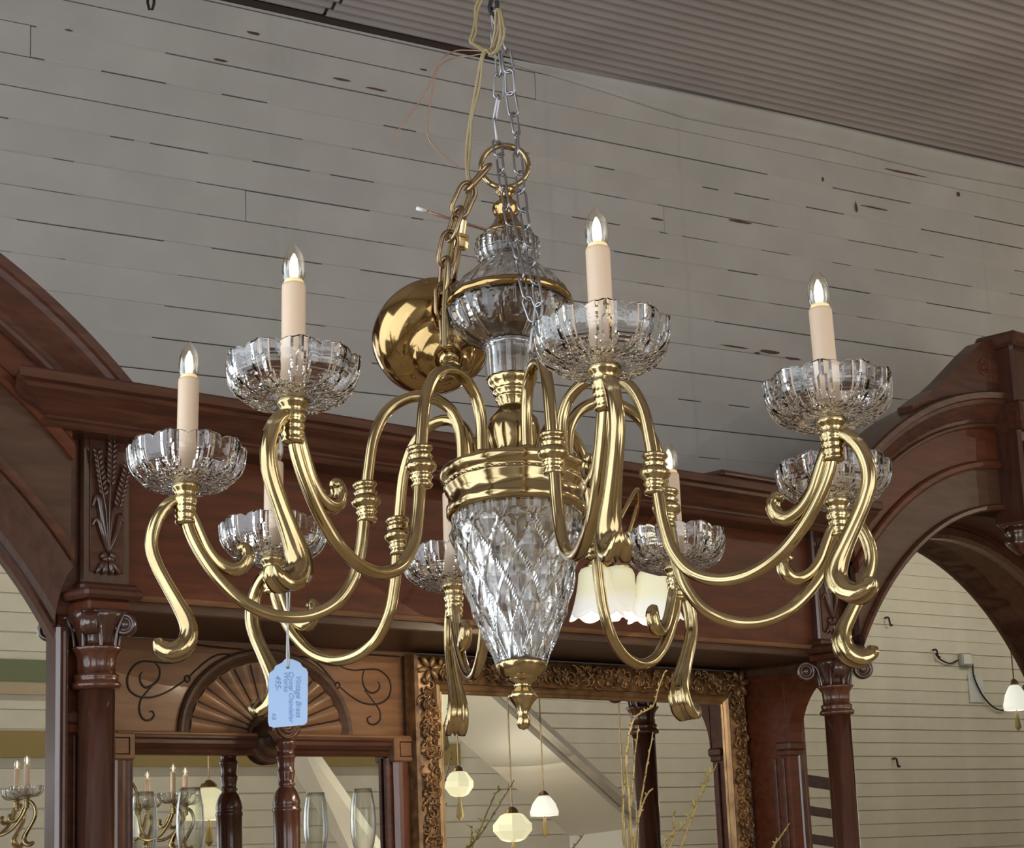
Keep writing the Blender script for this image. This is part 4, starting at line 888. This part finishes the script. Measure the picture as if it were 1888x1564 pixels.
for i, (x, y, Y, sc2, tilt) in enumerate(shades):
    top = sl(x, y, Y)
    V_, F_ = lathe(bell_full, 48, bell_fn, close=False)
    V_ = [Vector((p.x, p.y, p.z - (.012 * abs(cos(atan2(p.y, p.x) * 3)) * max(0, (-p.z - .085) / .035)))) for p in V_]
    sh_ = part('bell_shade', (V_, F_), MAT['shade'], scn, smooth=True, loc=top, rot=(tilt[0], tilt[1], 0))
    part('shade_holder', lathe([(0.006, 0.030), (0.018, 0.026), (0.020, 0.012), (0.030, 0.006), (0.034, -0.004), (0.028, -0.006)], 24), MAT['brass_pale'], scn, smooth=True, loc=top)
    mid = top + Vector((0, 0, .03))
    part('bracket_arm', tube(spline([Vector((0, -.03, 0)), Vector((mid.x * .25, mid.y * .5, .05)), Vector((mid.x * .6, mid.y * .9, .085)), Vector((mid.x * .92, mid.y * 1.0, mid.z + .035)), mid], 8), 0.0062, 10), MAT['brass_pale'], scn, smooth=True)
    point_light('shade_light', top + Vector((0, 0, -.14)), 5.0, (1.0, 0.86, 0.6), 0.0, scn)
part('scroll_hook', tube(spline([Vector((0.02, -.04, 0.02)), Vector((.05, -.06, .05)), Vector((.085, -.06, .045)), Vector((.09, -.06, .01)), Vector((.07, -.06, -.005)), Vector((.06, -.06, .012))], 6), 0.005, 8), MAT['brass_pale'], scn, smooth=True)

# ------------------------------------------------------------------ willow twigs standing in a vase on the ledge, before the gilt mirror
TWW = 0.06
vu, vv = on_w(1165, 1564, TWW)
vs = empty('twig_vase', bw(vu + .02, 1.12, TWW), (0, 0, BROT), 'tall glass vase on the bar ledge holding the willow twigs', 'vase')
part('body', lathe([(0.06, 0.0), (0.065, 0.01), (0.05, 0.08), (0.06, 0.2), (0.075, 0.26), (0.072, 0.26), (0.055, 0.2), (0.046, 0.08), (0.001, 0.02)], 28, close=False), MAT['clear_glass'], vs, smooth=True)
TW = [([(1165, 1564), (1160, 1480), (1155, 1400), (1162, 1345), (1172, 1322), (1190, 1311), (1205, 1300), (1216, 1265), (1226, 1238)], 'tallest willow twig bending right over the gilt frame'),
      ([(1152, 1564), (1150, 1470), (1157, 1400), (1160, 1355)], 'straight willow twig, leftmost of the front bunch'),
      ([(1160, 1564), (1163, 1490), (1170, 1400), (1177, 1338)], 'willow twig rising close behind the tallest one'),
      ([(1172, 1564), (1182, 1480), (1192, 1420), (1204, 1350)], 'willow twig with buds leaning right of the bunch'),
      ([(1170, 1564), (1178, 1510), (1190, 1470), (1203, 1455)], 'short willow twig low in the bunch'),
      ([(1235, 1564), (1262, 1520), (1290, 1470), (1322, 1408)], 'slanting willow twig crossing toward the gilt frame edge'),
      ([(1225, 1564), (1240, 1540), (1242, 1500)], 'short upright twig in front of the reflected column'),
      ([(1255, 1564), (1275, 1510), (1300, 1440), (1312, 1425)], 'second slanting willow twig under the long slanting one'),
      ([(1425, 1564), (1438, 1545), (1456, 1518)], 'thin twig before the right side panel')]
base_pt = (1168, 1700)
for pts, lab in TW:
    r = random.Random(len(lab) * 7 + pts[0][0])
    wv = TWW + r.uniform(-.02, .02)
    P = [bw(*on_w(x, y, wv), wv) for x, y in pts]
    foot = bw(vu + .02 + r.uniform(-.02, .02), 1.30, TWW + r.uniform(-.02, .02))
    if pts[0][0] > 1400: foot = bw(*on_w(1400, 1640, wv), wv); 
    Q = spline([bw(vu + .02, 1.16, TWW)] * (pts[0][0] < 1400) + [foot] + P, 7); p0 = Q[0]
    o_ = empty('willow_twig', p0, (0, 0, 0), lab, 'twig', 'willow twigs in the bar vase'); n = len(Q) - 1
    part('stem', tube([q - p0 + Vector((r.uniform(-1, 1), r.uniform(-1, 1), 0)) * .0015 for q in Q], [0.0052 * (1 - .62 * i / n) for i in range(n + 1)], 6), MAT['twig'], o_, smooth=True)
    buds = []
    for i in range(n // 3, n, 2):
        c_ = Q[i] - p0; d_ = Vector((r.uniform(-1, 1), r.uniform(-1, 1), .6)).normalized()
        buds.append(ellipsoid(c_ + d_ * .005, .0032, .0032, .0075, 6, 4, d_.to_track_quat('Z', 'Y').to_matrix().to_4x4()))
    tag(part('buds', join(*buds), MAT['twig'], o_, smooth=True), kind='stuff')
    if lab.startswith(('slanting', 'second', 'short upright')):
        for i in range(n // 3, n, 3):
            c_ = Q[i] - p0; d_ = Vector((r.uniform(-1, 1), r.uniform(-1, 1), r.uniform(0, 1))).normalized()
            part('leaf', ellipsoid(c_ + d_ * .014, .004, .0012, .015, 6, 4, d_.to_track_quat('Z', 'Y').to_matrix().to_4x4()), MAT['leaf'], o_, smooth=True)

# ------------------------------------------------------------------ the far side of the shop, met in the mirrors
GM = GW - 0.015; FM = WB - 0.006
def rem(name, px, py, Y, wm, lab, cat, group=None):
    P = behind_mirror(px, py, Y, wm); return empty(name, P, (0, 0, 0), lab, cat, group), P
# sloping boxed stair soffit
def slab_from(pts, wm, thick, nm, par, m_):
    """pts: (px, py, depth) of a face seen in the mirror, given thickness downwards-away"""
    P = [behind_mirror(x, y, Y, wm) for x, y, Y in pts]; n = (P[1] - P[0]).cross(P[2] - P[0]).normalized(); k = len(P)
    V_ = P + [p + n * thick for p in P]
    F_ = [tuple(range(k)), tuple(range(2 * k - 1, k - 1, -1))] + [(i, (i + 1) % k, k + (i + 1) % k, k + i) for i in range(k)]
    return part(nm, (V_, F_), m_, par)
ts = empty('trim_3', (0, 0, 0), kind='structure')
slab_from([(640, 1150, 10.5), (780, 1140, 10.5), (1177, 1506, 14.0), (1057, 1522, 14.0)], GM, 0.10, 'stair_soffit', ts, MAT['beam'])
slab_from([(780, 1140, 10.5), (795, 1136, 10.5), (1190, 1500, 14.0), (1177, 1506, 14.0)], GM, 0.06, 'soffit_edge', ts, MAT['white_trim'])
slab_from([(1057, 1522, 14.0), (1177, 1506, 14.0), (1180, 1750, 14.0), (1057, 1760, 14.0)], GM, 0.10, 'stair_wall', ts, MAT['beam'])
slab_from([(1050, 1520, 13.95), (1062, 1520, 13.95), (1064, 1760, 13.95), (1052, 1760, 13.95)], GM, 0.06, 'corner_post', ts, MAT['whitepaint'])
slab_from([(860, 1262, 13.5), (1190, 1283, 13.5), (1190, 1300, 13.5), (860, 1282, 13.5)], GM, 0.06, 'white_header', ts, MAT['beam'])
ts2 = empty('trim_4', (0, 0, 0), kind='structure')
slab_from([(500, 1330, 10.5), (548, 1330, 10.5), (735, 1600, 11.5), (690, 1640, 11.5)], FM, 0.08, 'stair_string', ts2, MAT['beam'])
# ochre frieze board along the front wall
ts3 = front_empty('trim_5'); part('ochre_board', box(-7.0, -1.15, 0.018, 0.06, 2.34, 2.50), MAT['ochre'], ts3)
MAT['green_paint'] = mat('green_paint', (0.16, 0.19, 0.11), 0.6); MAT['tan_paint'] = mat('tan_paint', (0.46, 0.38, 0.26), 0.6)
ts4 = front_empty('trim_6'); part('green_board', box(-7.0, -4.45, 0.018, 0.06, 2.80, 2.93), MAT['green_paint'], ts4); part('tan_board', box(-7.0, -4.45, 0.018, 0.05, 2.72, 2.80), MAT['tan_paint'], ts4)
# pendant lamps
def pendant(px, py, Y, wm, r, h, lab, m_, kind=0, power=12):
    o, P = rem('pendant_lamp', px, py, Y, wm, lab, 'lamp', 'pendant lamps across the shop')
    if kind == 0: pr = [(r * .35, h * .5), (r * .6, h * .42), (r, h * .1), (r, -h * .12), (r * .62, -h * .42), (r * .3, -h * .5)]; n = 8
    else: pr = [(r * .22, h * .5), (r * .45, h * .42), (r * .8, h * .1), (r, -h * .3), (r * .96, -h * .5)]; n = 20
    part('shade', lathe(pr, n), m_, o, smooth=(kind == 1))
    part('shade_cap', lathe([(r * .12, h * .72), (r * .3, h * .62), (r * .4, h * .5), (r * .3, h * .48)], 12), MAT['brass_old'], o)
    part('hanging_chain', tube([Vector((0, 0, h * .7)), Vector((0, 0, CEIL_Z - P.z + .01))], 0.004, 6), MAT['brass_old'], o)
    part('tassel', lathe([(0.004, -h * .5 - .12), (0.02, -h * .5 - .1), (0.012, -h * .5 - .04), (0.004, -h * .5)], 8), MAT['ochre'], o)
    if power: point_light('lamp_light', Vector((.04, 0, h * .85)), power * .2, (1.0, 0.88, 0.68), 0.0, o)
    if power: point_light('lamp_light', Vector((.04, 0, -h * .75)), power * .4, (1.0, 0.84, 0.60), 0.0, o)
pendant(945, 1526, 10.5, GM, .10, .145, 'octagonal yellow lantern hanging on a chain, reflected in the gilt mirror', MAT['lamp_warm'], 0, 14)
pendant(846, 1446, 10.5, GM, .075, .13, 'pale lantern reflected at the left edge of the gilt mirror', MAT['lamp_warm'], 0, 10)
pendant(1003, 1486, 12.0, GM, .085, .12, 'white shade half hidden by the sloping soffit in the gilt mirror', MAT['lamp_white'], 1, 14)
pendant(818, 1308, 9.0, GM, .07, .13, 'bright square lamp at the top corner of the gilt mirror', MAT['lamp_warm'], 0, 8)
pendant(1158, 1640, 11.0, GM, .12, .14, 'unseen low white lamp added to light the stair soffit, just below what the gilt mirror shows', MAT['lamp_white'], 1, 36)  # unseen lamp added to brighten the soffit from below
pendant(385, 1482, 9.5, FM, .11, .15, 'yellow bell shade reflected in the bar mirror behind the left flute', MAT['lamp_warm'], 1, 12)
pendant(236, 1516, 9.0, FM, .05, .13, 'white lamp at the left edge of the bar mirror', MAT['lamp_white'], 1, 8)
pendant(1872, 1286, 12.0, WMB, .075, .15, 'white tilted lamp shade reflected in the right bay mirror', MAT['lamp_white'], 1, 10)
for t_, lab in [(-6.0, 'first unseen dome lamp added for fill along the front wall, nearest the shop windows'), (-3.4, 'second unseen dome lamp added for fill along the front wall, left of the stair soffit'), (-0.8, 'third unseen dome lamp added for fill along the front wall, above the stair soffit'), (1.8, 'fourth unseen dome lamp added for fill along the front wall, right of the stair soffit'), (4.2, 'fifth unseen dome lamp added for fill along the front wall, above the cable box'), (6.6, 'sixth unseen dome lamp added for fill along the front wall, farthest from the shop windows')]:  # unseen lamps added to brighten the front wall and the room
    P = front(t_, 1.5, 4.25); o = empty('fill_dome_lamp', P, (0, 0, 0), lab, 'lamp', 'unseen fill lamps added along the front wall')
    part('dome', lathe([(0.03, 0.14), (0.10, 0.12), (0.17, 0.06), (0.19, 0.0), (0.185, 0.0), (0.165, 0.055), (0.1, 0.11), (0.03, 0.13)], 28), MAT['lamp_white'], o, smooth=True)
    part('hanging_rod', tube([Vector((0, 0, .13)), Vector((0, 0, CEIL_Z - 4.24))], 0.01, 8), MAT['brass_old'], o)
    point_light('lamp_light', Vector((0, 0, -0.03)), 24 if (t_ > 3 or t_ < -5) else 36, (1.0, 0.90, 0.73), 0.0, o)
# wiring on the front wall, met in the right bay mirror
def on_front_wall(px, py, wm):
    """real point on the front wall that the mirror shows at this pixel"""
    d = ray(px, py); t = (BO + EW * wm - EYE).dot(EW) / d.dot(EW); H = EYE + d * t; r = d - EW * (2 * d.dot(EW))
    t2 = (front(0, .02, 0) - H).dot(NF) / r.dot(NF); return H + r * t2
jb = on_front_wall(1776, 1217, WMB)
jo = empty('junction_box', jb, (0, 0, F_ROT), 'grey metal junction box with a cable, reflected in the right bay mirror', 'junction box')
part('box', bbox(-.075, .075, 0.0, .05, -.06, .06, .008), MAT['galv'], jo); part('cover', bbox(-.06, .06, .05, .056, -.045, .045, .004), MAT['whitepaint'], jo)
def fw_path(pts): return [on_front_wall(x, y, WMB) + NF * .02 - jb for x, y in pts]
RJ = Matrix.Rotation(-F_ROT, 3, 'Z')
part('cable', tube([RJ @ p for p in spline(fw_path([(1790, 1225), (1793, 1250), (1808, 1282), (1828, 1304), (1848, 1310), (1862, 1294)]), 6)], 0.008, 6), MAT['iron'], jo, smooth=True)
part('cable', tube([RJ @ p for p in spline(fw_path([(1763, 1218), (1748, 1224), (1730, 1216), (1722, 1206)]), 6)], 0.008, 6), MAT['iron'], jo, smooth=True)
for x, y, lab in [(1634, 1146, 'small black wall hook near the arch, reflected in the right bay'), (1648, 1406, 'bent black nail low on the cream boards, reflected'), (1722, 1205, 'dark cleat where the cable meets the cream boards')]:
    p = on_front_wall(x, y, WMB); o_ = empty('wall_hook', p, (0, 0, F_ROT), lab, 'hook', 'hooks on the front wall')
    part('shaft', tube(spline([Vector((-.02, .0, .03)), Vector((0.0, .03, .03)), Vector((.005, .035, -.01)), Vector((.015, .035, -.04)), Vector((.04, .035, -.035))], 4), 0.009, 6), MAT['iron'], o_, smooth=True)
npz = on_front_wall(1800, 1270, WMB); no = empty('paper_notice', npz, (0, 0, F_ROT), 'blank pale paper sheet pinned on the cream boards', 'paper')
part('sheet', bbox(-.11, .11, 0.0, .004, -.13, .13, .001), MAT['notice'], no); part('pin', lathe([(.006, 0), (.008, .004), (.001, .006)], 8), MAT['iron'], no, loc=(0, .008, .115))
# dark slatted rack beyond the side arch
rk, P = rem('slat_rack', 1498, 1500, 9.0, WMB, 'dark wooden slatted rack reflected through the small side arch', 'rack')
for (y0, y1) in [(1430, 1452), (1487, 1504), (1538, 1556)]:
    Q = [behind_mirror(x, y, 9.0, WMB) - P for x, y in ((1440, y0 - 8), (1560, y0 + 10), (1560, y1 + 10), (1440, y1 - 8))]
    n = (Q[1] - Q[0]).cross(Q[2] - Q[0]).normalized() * .03
    part('slat', (Q + [q + n for q in Q], [(0, 1, 2, 3), (7, 6, 5, 4), (0, 1, 5, 4), (1, 2, 6, 5), (2, 3, 7, 6), (3, 0, 4, 7)]), MAT['walnut_dark'], rk)
for x in (1436, 1562):
    Q = [behind_mirror(x + dx, y, 9.0, WMB) - P for dx, y in ((-6, 1400), (6, 1400), (6, 2100), (-6, 2100))]
    n = (Q[1] - Q[0]).cross(Q[2] - Q[0]).normalized() * .04
    part('rack_post', (Q + [q + n for q in Q], [(0, 1, 2, 3), (7, 6, 5, 4), (0, 1, 5, 4), (1, 2, 6, 5), (2, 3, 7, 6), (3, 0, 4, 7)]), MAT['walnut_dark'], rk)
# a second chandelier across the shop: its lit candle shows in the left bay mirror
def chandelier_copy(P, rz, lab):
    r = empty('chandelier', P, (0, 0, rz), lab, 'chandelier')
    for c_ in list(ch.children):
        if c_.type != 'MESH' or c_.name.startswith('arm'): continue
        n_ = c_.copy(); COL.objects.link(n_); n_.parent = r
    arms(r, [1] * 8, [0] * 8, [0] * 8)
    part('hanging_rod', tube([Vector((0, 0, .47)), Vector((0, 0, CEIL_Z - P.z + .01))], .006, 8), MAT['brass_old'], r)
    return r
c2 = behind_mirror(-125, 1478, 8.6, WML)
chandelier_copy(c2, 0.6, 'second brass and crystal chandelier reflected in the left bay mirror')
c3 = behind_mirror(180, 1490, 9.2, FM)
chandelier_copy(c3, 0.2, 'third brass and crystal chandelier reflected in the bar mirror')
